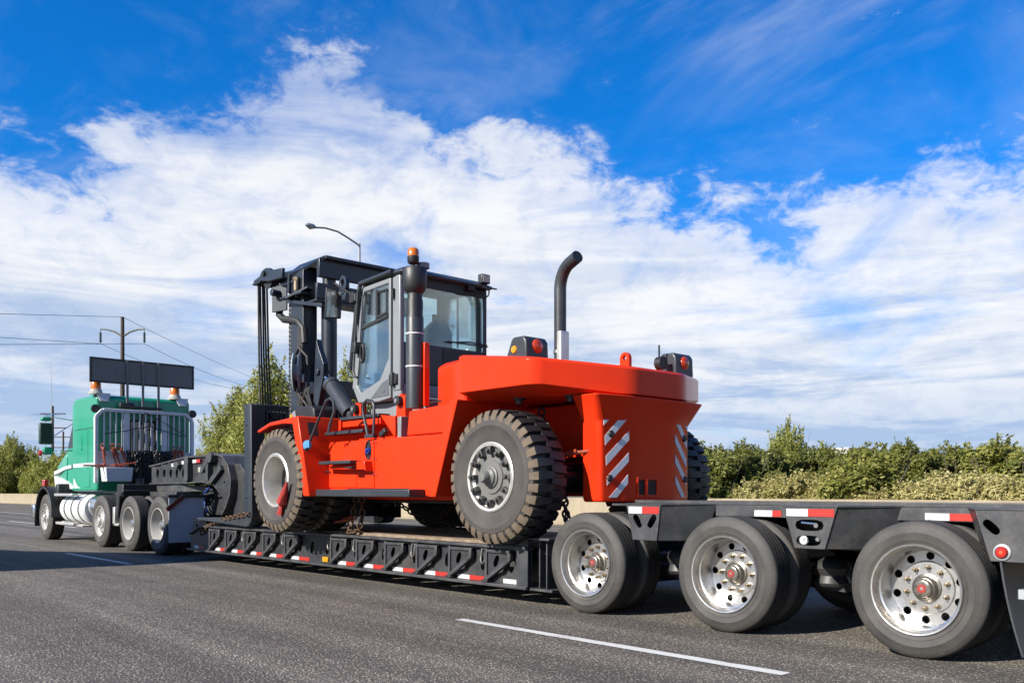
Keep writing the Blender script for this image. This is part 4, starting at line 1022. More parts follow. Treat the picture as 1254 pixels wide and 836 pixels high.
# ---- wheels
def otr_wheel(kind, w, loc, flip=False):
    r = RW; rb = .335
    o = MB()
    if kind == 'steer':
        o.lathe([(rb - .01, .05), (rb + .015, .030), (rb + .018, -.004), (rb + .004, -.014), (rb - .022, -.010), (rb - .030, .025), (rb - .055, .040), (rb - .075, .042), (.17, .030), (.165, .015), (.10, .008), (.10, .05)], n=56, mats=[0, 0, 0, 0, 0, 0, 1, 1, 1, 1, 1])
    else:
        o.lathe([(rb + .0, .05), (rb + .020, .030), (rb + .022, -.004), (rb + .008, -.014), (rb - .022, -.010), (rb - .032, .03), (rb - .045, .10), (rb - .05, .24), (rb - .06, .30), (.2, .31), (.2, .28), (.12, .27), (.12, .20), (.10, .19), (0, .19)], n=56, mats=[0] * 7 + [1] * 7)
    wo = o.obj('wheel', [ALU, mat('wheel_grey_paint', (.20, .20, .19), .5, var=.1, dust=(.27, .24, .2), damt=.3)], fk, origin=(0, 0, 0), ang=40)
    t = MB(); h = r - rb
    pr = [(rb + .004, .03), (rb + .02, .004), (rb + h * .25, -.008), (rb + h * .50, -.012), (rb + h * .52, -.017), (rb + h * .66, -.012), (rb + h * .68, -.004), (rb + h * .80, .012), (r - .05, .045), (r - .042, .09), (r - .040, w - .09), (r - .05, w - .045), (rb + h * .8, w - .012), (rb + h * .5, w + .01), (rb + .02, w), (rb + .004, w - .03)]
    t.lathe(pr, n=72, mats=[0] * 7 + [2] + [2] * 3 + [1] * 1 + [0] * 3)
    NL = 34
    for sd in (0, 1):
        for i in range(NL):
            A = 2 * math.pi * (i + (.5 if sd else 0)) / NL
            prf = [(rb + h * .66, -.006), (rb + h * .84, .004), (r - .012, .030), (r, .075), (r + .002, w * .40), (r, w * .54)]
            low = [(rb + h * .62, .02), (rb + h * .80, .03), (r - .07, .06), (r - .06, .09), (r - .06, w * .40), (r - .06, w * .54)]
            rg = []
            for j, ((q, y), (ql, yl_)) in enumerate(zip(prf, low)):
                sk = .012 * j / 5 * 2.2
                hw_ = (.040, .041, .041, .040, .036, .026)[j] / r
                yy, yyl = (y, yl_) if sd == 0 else (w - y, w - yl_)
                a0, a1 = A - hw_ + sk, A + hw_ + sk
                rg.append([(ql * math.cos(a0 - .008), yyl, ql * math.sin(a0 - .008)), (q * math.cos(a0), yy, q * math.sin(a0)), (q * math.cos(a1), yy, q * math.sin(a1)), (ql * math.cos(a1 + .008), yyl, ql * math.sin(a1 + .008))])
            t.mat(1); t.rings(rg[:3], caps=False)
            t.mat(2); t.rings(rg[2:], caps=True)
    t.obj('tyre', [OTRSIDE, OTRLUG, OTRTREAD], wo, origin=(0, 0, 0), ang=38)
    if kind == 'steer':
        hb = MB(); hb.lathe([(.115, .03), (.112, -.005), (.095, -.012), (.09, -.03), (.062, -.05), (.056, -.10), (.045, -.115), (0, -.118)], n=28); hb.obj('hub', [MATS['wheel_grey_paint']], wo, origin=(0, 0, 0))
        for i in range(12):
            cl_ = MB(); a = 2 * math.pi * i / 12; d = Vector((math.cos(a), 0, math.sin(a))); s_ = Vector((-math.sin(a), 0, math.cos(a)))
            p = d * .262
            cl_.bar(p + Vector((0, .0, 0)) - d * .035, p + d * .045 + Vector((0, .012, 0)), .05, .06, (0, 1, 0))
            cl_.cyl(p + Vector((0, -.02, 0)), p + Vector((0, -.055, 0)), .021, n=6)
            cl_.obj('rim_clamp', [mat('clamp_dark', (.085, .085, .082), .5, var=.2)], wo, origin=(0, 0, 0), bevel=.004)
    else:
        cl_ = MB()
        for i in range(14):
            a = 2 * math.pi * i / 14; c = (.235 * math.cos(a), .235 * math.sin(a)); cl_.cyl((c[0], .31, c[1]), (c[0], .265, c[1]), .02, n=6)
        cl_.obj('wheel_nuts', STEEL, wo, origin=(0, 0, 0), smooth=False)['kind'] = 'stuff'
    wo.location = Vector(loc) - ORG[fk.name]
    ORG[wo.name] = Vector(loc)
    if flip: wo.rotation_euler = (0, 0, math.pi)
    return wo
ws = otr_wheel('steer', .44, (FXR, 5.85, ZW)); c_ = copy_tree(ws, fk, (FXR, mir(5.85), ZW), math.pi)
wf = otr_wheel('drive', .42, (FXF, 5.57, ZW)); wf.rotation_euler = (0, .1, 0)
copy_tree(wf, fk, (FXF, 6.04, ZW)).rotation_euler = (0, .27, 0)
copy_tree(wf, fk, (FXF, mir(5.57), ZW), math.pi); copy_tree(wf, fk, (FXF, mir(6.04), ZW), math.pi)
mb = MB(); mb.cyl((FXF, 6.2, ZW), (FXF, mir(6.2), ZW), .16, n=20); mb.lathe([(0, -.3), (.2, -.22), (.27, 0), (.2, .22), (0, .3)], c=(FXF, FC, ZW), n=20); mb.obj('drive_axle', DGREY, fk)
mb = MB(); mb.box(FXR - .18, FXR + .18, 6.25, mir(6.25), ZW - .16, ZW + .12); mb.cyl((FXR, 6.2, ZW), (FXR, mir(6.2), ZW), .10); mb.cyl((FXR + .25, 6.5, ZW), (FXR + .25, mir(6.5), ZW), .06); mb.obj('steer_axle', DGREY, fk, bevel=.02)
# ---- chassis
mb = MB(); mb.py([(-11.35, 1.02), (-11.35, 1.70), (-7.70, 1.74), (-7.62, 1.42), (-7.8, 1.02)], 6.55, mir(6.55)); mb.obj('chassis', ORANGE, fk, bevel=.015); mb = MB(); mb.py([(-7.66, 1.45), (-7.66, 2.05), (-6.1, 2.06), (-6.1, 1.50)], 6.92, mir(6.92)); mb.obj('rear_frame', ORANGE, fk, bevel=.02)
mb = MB(); mb.box(-7.6, -6.15, 6.85, mir(6.85), 1.15, 1.415); mb.box(-10.0, -7.9, 6.6, mir(6.6), .98, 1.018); mb.obj('belly_plate', BLACKP, fk, bevel=.01)
SY = 5.92
for near in (1, 0):
    y0, y1 = (SY, 6.52) if near else (mir(6.52), mir(SY))
    mb = MB(); mb.py([(-9.97, 1.07), (-7.84, 1.07), (-7.60, 1.745), (-9.97, 1.745)], y0, y1); sd_ = mb.obj('side_tank', ORANGE, fk, bevel=.018, seg=3)
    mb = MB(); mb.py([(-8.34, 1.755), (-7.63, 1.755), (-7.50, 2.07), (-8.30, 2.03)], y0 + .03, y1); mb.obj('side_block', ORANGE, fk, bevel=.015)
    ya, yb = (5.88, 6.50) if near else (mir(6.50), mir(5.88))
    mb = MB(); mb.py([(-7.835, 1.065), (-7.72, 1.065), (-7.34, 2.09), (-7.475, 2.09)], ya, yb); mb.obj('wheel_arch_panel', ORANGE, fk, bevel=.01)
    ya, yb = (5.70, SY - .003) if near else (mir(SY - .003), mir(5.70))
    mb = MB(); mb.box(-9.93, -7.95, ya, yb, 1.062, 1.150); sl2 = mb.obj('step_sill', DGREY, fk, bevel=.012)
    mb = MB()
    for k in range(36): mb.box(-9.2 + k * .034, -9.185 + k * .034, ya + .005 if near else yb - .025, ya + .03 if near else yb, 1.150, 1.158)
    mb.obj('sill_grip', DGREY, sl2, smooth=False)
    # front fender over the dual wheels: arch plate and rear wall
    ya, yb = (5.60, 6.47) if near else (mir(6.47), mir(5.60))
    mb = MB(); mb.py([(-11.32, 1.925), (-11.27, 1.955), (-10.95, 2.035), (-10.20, 2.075), (-9.92, 1.065), (-10.06, 1.065), (-10.34, 1.985), (-10.60, 2.0), (-10.95, 1.985), (-11.25, 1.915)], ya, yb); mb.obj('front_fender', ORANGE, fk, bevel=.012)
    ya, yb = (5.92, 6.30) if near else (mir(6.30), mir(5.92))
    mb = MB(); mb.py([(-11.02, 2.03), (-10.92, 2.20), (-10.80, 2.25), (-10.45, 2.25), (-10.36, 2.20), (-10.34, 2.06)], ya, yb); lh = mb.obj('lamp_housing', BLACKP, fk, bevel=.02, seg=3)
    yl_ = ya - .006 if near else yb + .006
    mb = MB(); mb.lathe([(0, -.02), (.03, -.015), (.035, .01)], c=(-10.93, yl_, 2.13), n=16, sgn=1 if near else -1); mb.obj('turn_lamp', AMBERY, lh)
    mb = MB(); mb.py([(-11.0, 2.05), (-10.92, 2.18), (-10.84, 2.21), (-10.80, 2.05)], yl_ - .002, yl_ + .004); mb.obj('lamp_side_plate', GREYP, lh)
# black decal on the fender's rear wall
def fw(z): return -10.20 + (2.075 - z) / (2.075 - 1.065) * .28
mb = MB(); zz = (2.0, 1.83); mb.rings([[(fw(zz[0]) + .002, 5.72, zz[0]), (fw(zz[0]) + .002, 5.86, zz[0]), (fw(zz[1]) + .002, 5.86, zz[1]), (fw(zz[1]) + .002, 5.72, zz[1])], [(fw(zz[0]) + .006, 5.72, zz[0]), (fw(zz[0]) + .006, 5.86, zz[0]), (fw(zz[1]) + .006, 5.86, zz[1]), (fw(zz[1]) + .006, 5.72, zz[1])]]); mb.obj('black_decal', BLACKP, fk)
# ---- side panel details (near side)
def sp(px_, py_, Y=SY): q = pix(px_, py_, Y=Y); return q.x, q.z
def panel(a, b, th=.012, name='access_panel', m=ORANGE):
    (x0, z0), (x1, z1) = sp(*a), sp(*b)
    mb = MB(); mb.box(min(x0, x1), max(x0, x1), SY - th, SY + .004, min(z0, z1), max(z0, z1)); return mb.obj(name, m, fk, bevel=.004)
xa, _ = sp(404, 570); xb, _ = sp(438, 570); xc, _ = sp(459, 570)
pd = MB(); pd.box(xa, xb - .006, SY - .014, SY + .004, 1.17, 1.715); pdo = pd.obj('access_door', ORANGE, fk, bevel=.01)
ocx, ocz = sp(452, 551)
pd = MB(); pd.holed(xb, xc - .004, 1.17, 1.72, SY - .010, SY + .004, ocx, ocz, .055, .105); pd.obj('filler_panel', ORANGE, fk)
mb = MB(); mb.lathe([(0, .0), (.05, .0)], c=(ocx, SY - .0015, ocz), n=20); mb.frame_y([(ocx + .068 * math.cos(t), ocz + .118 * math.sin(t)) for t in [2 * math.pi * k / 24 for k in range(24)]], [(ocx + .054 * math.cos(t), ocz + .104 * math.sin(t)) for t in [2 * math.pi * k / 24 for k in range(24)]], SY - .016, SY - .006); mb.py([(ocx + .056 * math.cos(t), ocz + .106 * math.sin(t)) for t in [2 * math.pi * k / 24 for k in range(24)]], SY - .003, SY + .002); mb.obj('filler_recess', BLACKP, fk)
mb = MB(); mb.lathe([(0, -.03), (.035, -.028), (.042, -.015), (.042, 0)], c=(ocx, SY - .004, ocz - .01), n=20); mb.bar((ocx - .03, SY - .037, ocz - .03), (ocx + .03, SY - .037, ocz + .01), .012, .02, (0, 1, 0)); mb.obj('filler_cap', BLUECAP, fk, bevel=.002)
bl = MB()
for (a, b) in ((458.5, 541), (461, 541), (458.5, 561), (461, 561), (458.5, 580.5), (461, 580.5)):
    x, z = sp(a, b); bl.cyl((x, SY - .018, z), (x, SY, z), .011, n=8)
bl.obj('panel_bolt', CHROME, fk)
x, z = sp(423, 544); mb = MB(); mb.box(x, x + .07, SY - .020, SY - .013, z - .008, z + .012); mb.box(x, x + .02, SY - .020, SY - .013, z - .035, z); mb.obj('door_notch', REDL, fk)
x, z = sp(404, 577); mb = MB(); mb.tube([(x - .03, SY - .03, z - .03), (x - .03, SY - .035, z + .01), (x + .04, SY - .035, z), (x + .05, SY - .02, z - .03)], .008, 6); mb.obj('door_latch', BLACKP, fk)
# crease between the flat panel and the swollen tank
# steps, grab rails
def stepbar(pa, pb, Y, name='step', t=.035, bracket=True):
    a = pix(*pa, Y=Y); b = pix(*pb, Y=Y)
    mb = MB(); mb.box(a.x, b.x, Y - .03, Y + .14, a.z - t, a.z + t * .2); o = mb.obj(name, DGREY, fk, bevel=.008); return o, a, b
o, a, b = stepbar((392.5, 565.5), (431, 565.5), 5.74)
mb = MB(); mb.py([(b.x - .03, b.z + .01), (b.x + .17, b.z + .01), (b.x + .20, b.z - .11), (b.x + .17, b.z - .09), (a.x + .15, b.z - .075), (a.x + .1, b.z - .035), (b.x - .03, b.z - .035)], 5.80, 5.915); mb.obj('step_bracket', ORANGE, o, bevel=.006)
mb = MB(); mb.box(b.x - .15, b.x + .0, 5.73, 5.80, b.z - .075, b.z - .055); mb.obj('grab_slot', BLACKP, o, bevel=.004)
o, a, b = stepbar((400, 530), (446, 530), 5.92)
o, a, b = stepbar((417, 512), (466, 509.5), 6.10)
mb = MB(); mb.box(a.x, b.x, 6.1, 6.5, a.z - .12, a.z - .04); mb.box(a.x + .0, a.x + .05, 6.07, 6.12, a.z - .16, a.z); mb.obj('step_support', ORANGE, o, bevel=.005)
P = [pix(*q, Y=5.66) for q in ((375, 553), (379, 541), (399.5, 491), (404, 487.5), (408.5, 491), (409.5, 503), (404, 520), (402.5, 529))]
mb = MB(); mb.tube(P[:2] + [P[1].lerp(P[2], .4), P[2], P[3], P[4], P[5], P[6], P[7]], .018, 8)
gr = mb.obj('grab_rail', DGREY, fk)
mb = MB(); mb.lathe([(0, -.05), (.05, -.04), (.055, .03), (.02, .05)], c=pix(376.5, 545, Y=5.66), n=7); mb.box(P[1].x - .04, P[1].x + .06, 5.62, 5.64, P[1].z - .07, P[1].z + .02); mb.obj('blue_tape_knot', BLUETAPE, gr)
P = [pix(*q, Y=5.90) for q in ((450.5, 533), (448, 520), (444.5, 503), (445, 494), (449.5, 489.5), (455.5, 490.5), (458, 497), (458, 515), (457.5, 532))]
mb = MB(); mb.tube(P, .018, 8); mb.box(P[0].x - .03, P[-1].x + .03, 5.87, 5.93, P[0].z - .03, P[0].z + .01); mb.obj('grab_rail', DGREY, fk)
P = [pix(*q, Y=5.97) for q in ((466, 508), (484, 509), (484, 533), (483, 534.5))]
mb = MB(); mb.py([(q.x, q.z) for q in P], 5.97, 6.0); mb.obj('gusset', ORANGE, fk)
a = pix(487.5, 510, Y=6.0); b = pix(492, 533, Y=6.0); mb = MB(); mb.box(a.x, b.x, 5.99, 6.12, 1.745, a.z); mb.obj('grey_post', GREYP, fk, bevel=.006)
q = pix(474, 530, Y=5.95); mb = MB(); mb.bar((q.x - .05, 5.9, q.z - .03), (q.x + .06, 5.9, q.z + .03), .06, .06); mb.obj('rail_clamp', BLACKP, fk, bevel=.01)
# upper deck under the cab, cab mounts
mb = MB(); mb.box(-9.97, -8.36, 6.33, mir(6.33), 1.75, 2.02); mb.obj('cab_deck', ORANGE, fk, bevel=.01)
mb = MB(); mb.box(-9.70, -8.55, 6.36, 7.56, 2.021, 2.235); mb.obj('cab_floor_frame', GREYP, fk, bevel=.015)
for px_, py_ in ((438.5, 503), (492, 493)):
    q = pix(px_, py_, Y=6.28); mb = MB(); mb.py([(q.x - .10, 2.0), (q.x + .10, 2.0), (q.x + .09, q.z + .07), (q.x, q.z + .11), (q.x - .07, q.z + .07)], 6.26, 6.35); mo_ = mb.obj('cab_mount', ORANGE, fk, bevel=.006)
    mb = MB(); mb.cyl((q.x, 6.20, q.z + .02), (q.x, 6.27, q.z + .02), .06, n=16); mb.mat(1).cyl((q.x, 6.185, q.z + .02), (q.x, 6.21, q.z + .02), .028, n=8); mb.obj('rubber_mount', [BLACKP, STEEL], mo_)
# ---- hood and counterweight
def hzt(x): return 2.55 - .125 * (x + 7.4)
plan = [(-7.36, 5.90), (-6.25, 5.90), (-5.75, 6.85), (-5.75, 7.65), (-6.25, 8.60), (-7.36, 8.60)]
def roundpoly(P, rr, n=5):
    out = []; m_ = len(P)
    for i, (p, r) in enumerate(zip(P, rr)):
        a = Vector(P[i - 1]); b = Vector(p); c = Vector(P[(i + 1) % m_])
        if r <= 0: out.append(tuple(b)); continue
        u = (a - b).normalized(); v = (c - b).normalized(); p0 = b + u * r; p1 = b + v * r
        for k in range(n + 1):
            t = k / n; q = p0 * (1 - t) ** 2 + b * 2 * t * (1 - t) + p1 * t ** 2; out.append((q.x, q.y))
    return out
RR = [.05, .13, .13, .13, .13, .05]
plan = roundpoly(plan, RR)
def ins(s_): return [(-6.6 + (x + 6.6) * s_, FC + (y - FC) * s_) for x, y in plan]
mb = MB()
lowr = roundpoly([(-7.30, 6.06), (-6.30, 6.06), (-5.76, 6.87), (-5.76, 7.63), (-6.30, 8.44), (-7.30, 8.44)], RR)
mb.rings([[(x, y, 2.080) for x, y in lowr], [(x, y, 2.155 if x < -6.12 else 2.084 + max(0, min(.071, (-5.98 - x) * .5))) for x, y in plan], [(x, y, hzt(x) - .012) for x, y in plan], [(x, y, hzt(x) + .012) for x, y in ins(.975)]])
hood = mb.obj('engine_hood', ORANGE, fk, bevel=.016, seg=3)
mb = MB(); fp = [(-8.10, 6.22), (-7.98, 6.12), (-7.37, 6.02), (-7.37, mir(6.02)), (-7.98, mir(6.12)), (-8.10, mir(6.22))]
mb.rings([[(x, y, 2.03) for x, y in fp], [(x, y, 2.50) for x, y in fp], [(x + (.06 if x < -7.5 else 0), FC + (y - FC) * .94, 2.56) for x, y in fp]]); mb.obj('hood_front', ORANGE, fk, bevel=.025, seg=3)
q0 = pix(532, 494, Y=6.05); mb = MB(); mb.tube([(q0.x - .02, 6.0, q0.z), (q0.x, 5.985, q0.z + .005), (q0.x + .17, 5.985, q0.z + .012), (q0.x + .19, 6.0, q0.z + .01)], .012, 6); mb.obj('hood_handle', BLACKP, fk)
cwp = [(-6.17, 6.54), (-5.93, 6.54), (-5.85, 6.895), (-5.85, 7.605), (-5.93, mir(6.54)), (-6.17, mir(6.54))]
cwp = roundpoly(cwp, [.02, .05, .12, .12, .05, .02])
def cw(s_, dx=0): return [(x + dx * (1 if x > -6 else 0), FC + (y - FC) * s_) for x, y in cwp]
mb = MB(); mb.rings([[(x, y, 1.02) for x, y in cw(.975)], [(x, y, 1.06) for x, y in cw(1.0)], [(x, y, 1.82) for x, y in cw(1.0)], [(x, y, 2.070) for x, y in cw(1.22, .088)]])
cwo = mb.obj('counterweight', ORANGE, fk, bevel=.02, seg=3)
# silver chevrons on the two rear facets
def facet(s_, z, side):
    a = Vector((-5.93, 6.54, z)); b = Vector((-5.85, 6.895, z)); p = a.lerp(b, s_)
    if side: p.y = mir(p.y)
    return p
def chz(yz): return CAM_H + (HORIZON - (420 + yz / 3.98)) * 8.86 / F_PX
stripes = [[(178, 362), (222, 362), (178, 402)], [(268, 366), (314, 366), (187, 498), (185, 452)], [(323, 425), (325, 468), (193, 596), (191, 550)], [(322, 532), (323, 574), (198, 693), (197, 650)], [(318, 640), (318, 682), (252, 752), (208, 752)]]
for side in (0, 1):
    for st in stripes:
        pts = [facet((x - 160) / 172, chz(y), side) for x, y in st]
        slab(pts, .004).obj('chevron_stripe', CHEV, cwo, smooth=False)
for side in (0, 1):
    for (x, y) in ((220, 442), (212, 658)):
        p = facet((x - 160) / 172, chz(y), side)
        mb = MB(); mb.lathe([(0, .022), (.025, .022), (.034, .014), (.036, -.004)], c=(p.x + .002, p.y, p.z), axis='x', n=16); mb.obj('rear_bolt', BLACKP, cwo)
p = Vector((-5.845, 7.17, chz(310))); mb = MB(); mb.lathe([(0, .001), (.055, .001), (.058, -.01)], c=p, axis='x', n=24); mb.lathe([(.055, .001), (.062, .004), (.068, -.002)], c=p, axis='x', n=24); mb.obj('lifting_hole', [mat('painted_hole_shade', (.03, .006, .005), .7)], cwo)  # flat dark disc, the shade inside the hole is painted into its colour
ya, yb = 7.02, 7.30
mb = MB(); mb.frame_x([(ya - .03, 1.06), (yb + .03, 1.06), (yb + .03, 1.27), (ya - .03, 1.27)], [(ya, 1.09), (yb, 1.09), (yb, 1.24), (ya, 1.24)], -5.86, -5.838); mb.obj('hitch_frame', ORANGE, cwo, bevel=.004)
mb = MB(); mb.box(-5.852, -5.8475, ya, yb, 1.09, 1.24); mb.obj('hitch_pocket', MATS['painted_hole_shade'], cwo)  # thin dark plate, pocket depth is only painted shade
mb = MB(); mb.cyl((-5.842, 7.13, 1.08), (-5.842, 7.13, 1.26), .022, n=12); mb.obj('hitch_pin', ORANGE, cwo)
# bolts under the hood overhang
for px_, py_ in ((636, 494), (699, 491)):
    mb = MB(); q = pix(px_, py_, Y=6.25 if px_ < 660 else 6.45); mb.cyl((q.x, q.y, 2.02), (q.x, q.y, 2.10), .04, n=12); mb.cyl((q.x, q.y, 2.06), (q.x, q.y, 2.09), .065, n=14); mb.obj('hood_bolt', DGREY, fk)
# lamp pods on the hood
for pxc, Y in ((633, 6.30), (815, 8.15)):
    q = pix(pxc, 436, Y=Y); zb = hzt(q.x) + .0; L = .17
    zt_ = pix(pxc, 412.5 if Y < 7 else 433, Y=Y).z
    mb = MB(); mb.rings([[(q.x - L, Y - .02, zb), (q.x - L + .10, Y - .02, zt_ - .03), (q.x - L + .13, Y - .02, zt_), (q.x + L - .05, Y - .02, zt_), (q.x + L - .01, Y - .02, zt_ - .05), (q.x + L, Y - .02, zb)], [(q.x - L, Y + .30, zb), (q.x - L + .10, Y + .30, zt_ - .03), (q.x - L + .13, Y + .30, zt_), (q.x + L - .05, Y + .30, zt_), (q.x + L - .01, Y + .30, zt_ - .05), (q.x + L, Y + .30, zb)]])
    po = mb.obj('rear_lamp_pod', DGREY, fk, bevel=.02, seg=3)
    mb = MB(); mb.lathe([(0, .035), (.05, .03), (.072, .012), (.075, 0)], c=(q.x + L - .012, Y + .14, (zb + zt_) / 2 + .02), axis='x', n=24); mb.obj('brake_lamp', mat('orange_red_lens', (.75, .07, .012), .2, coat=.3), po)
    mb = MB(); mb.lathe([(0, -.015), (.035, -.012), (.042, 0)], c=(q.x - .02, Y - .021, (zb + zt_) / 2 - .01), n=16); mb.obj('side_lamp', AMBERY, po)
    if Y > 7:
        mb = MB(); mb.cyl((q.x + .02, Y - .16, zt_ - .13), (q.x + .10, Y - .16, zt_ - .13), .075, n=16); mb.cyl((q.x + .02, Y - .14, zt_ - .1), (q.x + .02, Y - .14, zt_ + .08), .01, n=6); mb.obj('reverse_alarm', BLACKP, po)
# lifting eyes
for pxc, Y, py0 in ((660, 6.55, 418), (764.5, 7.05, 431)):
    q = pix(pxc, py0, Y=Y); zb = hzt(q.x) - .01; zt_ = q.z; wv_ = .062
    out = [(q.x - wv_, zb), (q.x + wv_, zb)] + [(q.x + wv_ * math.cos(t), zt_ - wv_ + wv_ * math.sin(t)) for t in [math.pi * k / 8 for k in range(9)]]
    n_ = len(out); inn = []
    for (x, z) in out:
        a = math.atan2(z - (zt_ - wv_), x - q.x); inn.append((q.x + .028 * math.cos(a), zt_ - wv_ + .028 * math.sin(a)))
    mb = MB(); mb.frame_y(out, inn, Y, Y + .045); mb.obj('lifting_eye', ORANGE, fk, bevel=.003)
# exhaust
q = pix(686, 440, Y=8.15)
top_ = pix(686, 345, Y=8.15)
pts = [Vector((q.x, 8.15, 2.3)), Vector((q.x, 8.15, 3.0)), Vector((q.x, 8.15, top_.z - .1))]
for k in range(1, 9):
    a = R(75) * k / 8; pts.append(Vector((q.x + .27 * (1 - math.cos(a)), 8.15 - .05 * (1 - math.cos(a)), top_.z - .1 + .30 * math.sin(a))))
pts.append(pts[-1] + Vector((.17, -.03, .05)))
mb = MB(); mb.tube(pts, .078, 18); ex = mb.obj('exhaust_stack', DGREY, fk)
mb = MB(); e = pts[-1]; d = (pts[-1] - pts[-2]).normalized(); mb.cyl(e - d * .01, e + d * .003, .068, n=18); mb.obj('exhaust_mouth', BLACKP, ex)
mb = MB(); mb.box(q.x + .05, q.x + .13, 8.03, 8.19, 2.3, 3.15); mb.obj('heat_shield', ALU, ex, bevel=.02)
mb = MB(); mb.lathe([(.081, -.02), (.09, -.02), (.09, .02), (.081, .02)], c=(q.x, 8.15, 2.9), axis='z', n=20); mb.obj('pipe_clamp', STEEL, ex)
# air intake snorkel
q = pix(508, 480, Y=6.02); sx_, sy_ = q.x, 6.02
def z_at(py_): return pix(508, py_, Y=6.02).z
mb = MB(); mb.lathe([(0, z_at(500)), (.100, z_at(500)), (.100, z_at(390)), (.090, z_at(386)), (.094, z_at(370)), (.085, z_at(366)), (.085, z_at(358))], c=(sx_, sy_, 0), axis='z', n=28, mats=[0, 0, 1, 1, 1, 1]); sn_ = mb.obj('air_intake_pipe', [DGREY, BLACKP], fk)
mb = MB(); mb.lathe([(.085, z_at(360)), (.11, z_at(357)), (.135, z_at(352)), (.138, z_at(331)), (.12, z_at(328)), (0, z_at(327))], c=(sx_, sy_, 0), axis='z', n=28); mb.obj('pre_cleaner', BLACKP, sn_)
for py_ in (409, 449): mb = MB(); mb.lathe([(.101, z_at(py_) - .008), (.105, z_at(py_) - .008), (.105, z_at(py_) + .008), (.101, z_at(py_) + .008)], c=(sx_, sy_, 0), axis='z', n=28); mb.obj('pipe_band', WHITEP, sn_)
mb = MB(); mb.box(sx_ + .02, sx_ + .13, 6.06, 6.13, z_at(497), z_at(420)); mb.obj('pipe_bracket', ORANGE, sn_, bevel=.005)
# ---- cab
CY0, CY1, CXR = 6.25, 7.63, -8.90
Z0, Z1 = 2.24, 3.78
def cs(px_, py_): q = pix(px_, py_, Y=CY0); return (q.x, q.z)
xF_t, xF_b = -9.70, -9.93
mb = MB(); mb.py([(xF_b + .12, Z0), (CXR, Z0), (CXR, Z0 + .20), (xF_b - .0, Z0 + .20)], CY0 + .012, CY1 - .012)
cabf = mb.obj('cab_shell', GREYP, fk, bevel=.03, seg=3)
mb = MB(); mb.box(CXR - .04, CXR, CY0 + .06, CY1 - .02, Z0 + .2, 2.93); mb.obj('rear_wall', DGREY, cabf, bevel=.01)
mb = MB(); mb.box(CXR + .0, CXR + .012, 6.9, 7.5, 2.66, 2.90); mb.obj('rear_grille', BLACKP, cabf, bevel=.004)
# pillars
for y in (CY0 + .0, CY1 - .07):
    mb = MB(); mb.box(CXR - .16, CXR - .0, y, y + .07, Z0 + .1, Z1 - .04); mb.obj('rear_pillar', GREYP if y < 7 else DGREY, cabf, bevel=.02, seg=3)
    mb = MB(); mb.bar((xF_b, y + .035, Z0 + .2), (xF_t, y + .035, Z1 - .03), .07, .07); mb.obj('front_pillar', GREYP, cabf, bevel=.01)
mb = MB(); mb.box(CXR - .02, CXR + .006, CY0 + .02, CY1 - .02, Z1 - .15, Z1 - .05); mb.obj('rear_header', BLACKP, cabf, bevel=.004)
mb = MB(); mb.rings([[(xF_t - .08, CY0 - .02, Z1 - .04), (CXR + .08, CY0 - .02, Z1 - .04), (CXR + .08, CY1 + .02, Z1 - .04), (xF_t - .08, CY1 + .02, Z1 - .04)], [(xF_t - .10, CY0 - .04, Z1 - .01), (CXR + .10, CY0 - .04, Z1 - .01), (CXR + .10, CY1 + .04, Z1 - .01), (xF_t - .10, CY1 + .04, Z1 - .01)], [(xF_t + .0, CY0 + .10, Z1 + .07), (CXR - .05, CY0 + .10, Z1 + .07), (CXR - .05, CY1 - .10, Z1 + .07), (xF_t + .0, CY1 - .10, Z1 + .07)]])
mb.obj('cab_roof', DGREY, cabf, bevel=.02, seg=3)
mb = MB(); mb.tube([(xF_b - .03, CY0 - .03, Z0 + .45), (xF_t - .06, CY0 - .04, Z1 - .16), (xF_t - .0, CY0 - .045, Z1 - .03), (CXR - .1, CY0 - .045, Z1 + .0)], .028, 10); mb.obj('roof_rail', DGREY, cabf)
# door: frame with one tall pane and a sliding upper light
ddx0 = lambda z: xF_b + (xF_t - xF_b) * (z - Z0 - .2) / (Z1 - Z0 - .2)
DO = [(ddx0(Z1 - .08) + .04, Z1 - .08), (CXR - .17, Z1 - .06), (CXR - .17, Z0 + .02), (CXR - .45, Z0 - .01), (xF_b + .14, Z0 + .01), (xF_b + .03, Z0 + .18)]
DI = [(ddx0(Z1 - .14) + .085, Z1 - .14), (CXR - .215, Z1 - .12), (CXR - .215, Z0 + .50), (CXR - .40, Z0 + .26), (xF_b + .20, Z0 + .13), (xF_b + .10, Z0 + .24)]
mb = MB(); mb.frame_y(DO, DI, CY0 - .02, CY0 + .03); door = mb.obj('door', GREYP, fk, bevel=.012, seg=3)
mb = MB(); mb.py(DI, CY0 - .006, CY0 + .002); mb.obj('door_glass', GLASS, door, smooth=False)
zs = Z0 + .98
mb = MB(); mb.bar((ddx0(zs) + .08, CY0 - .012, zs - .03), (CXR - .235, CY0 - .012, zs + .05), .02, .035); mb.box(-9.40, -9.37, CY0 - .018, CY0 + .004, zs, Z1 - .16); mb.obj('window_bar', BLACKP, door)
mb = MB(); mb.frame_y([(-9.37, zs + .05), (CXR - .25, zs + .08), (CXR - .25, Z1 - .18), (-9.37, Z1 - .18)], [(-9.35, zs + .075), (CXR - .27, zs + .10), (CXR - .27, Z1 - .20), (-9.35, Z1 - .20)], CY0 - .022, CY0 - .008); mb.obj('sliding_light', BLACKP, door)
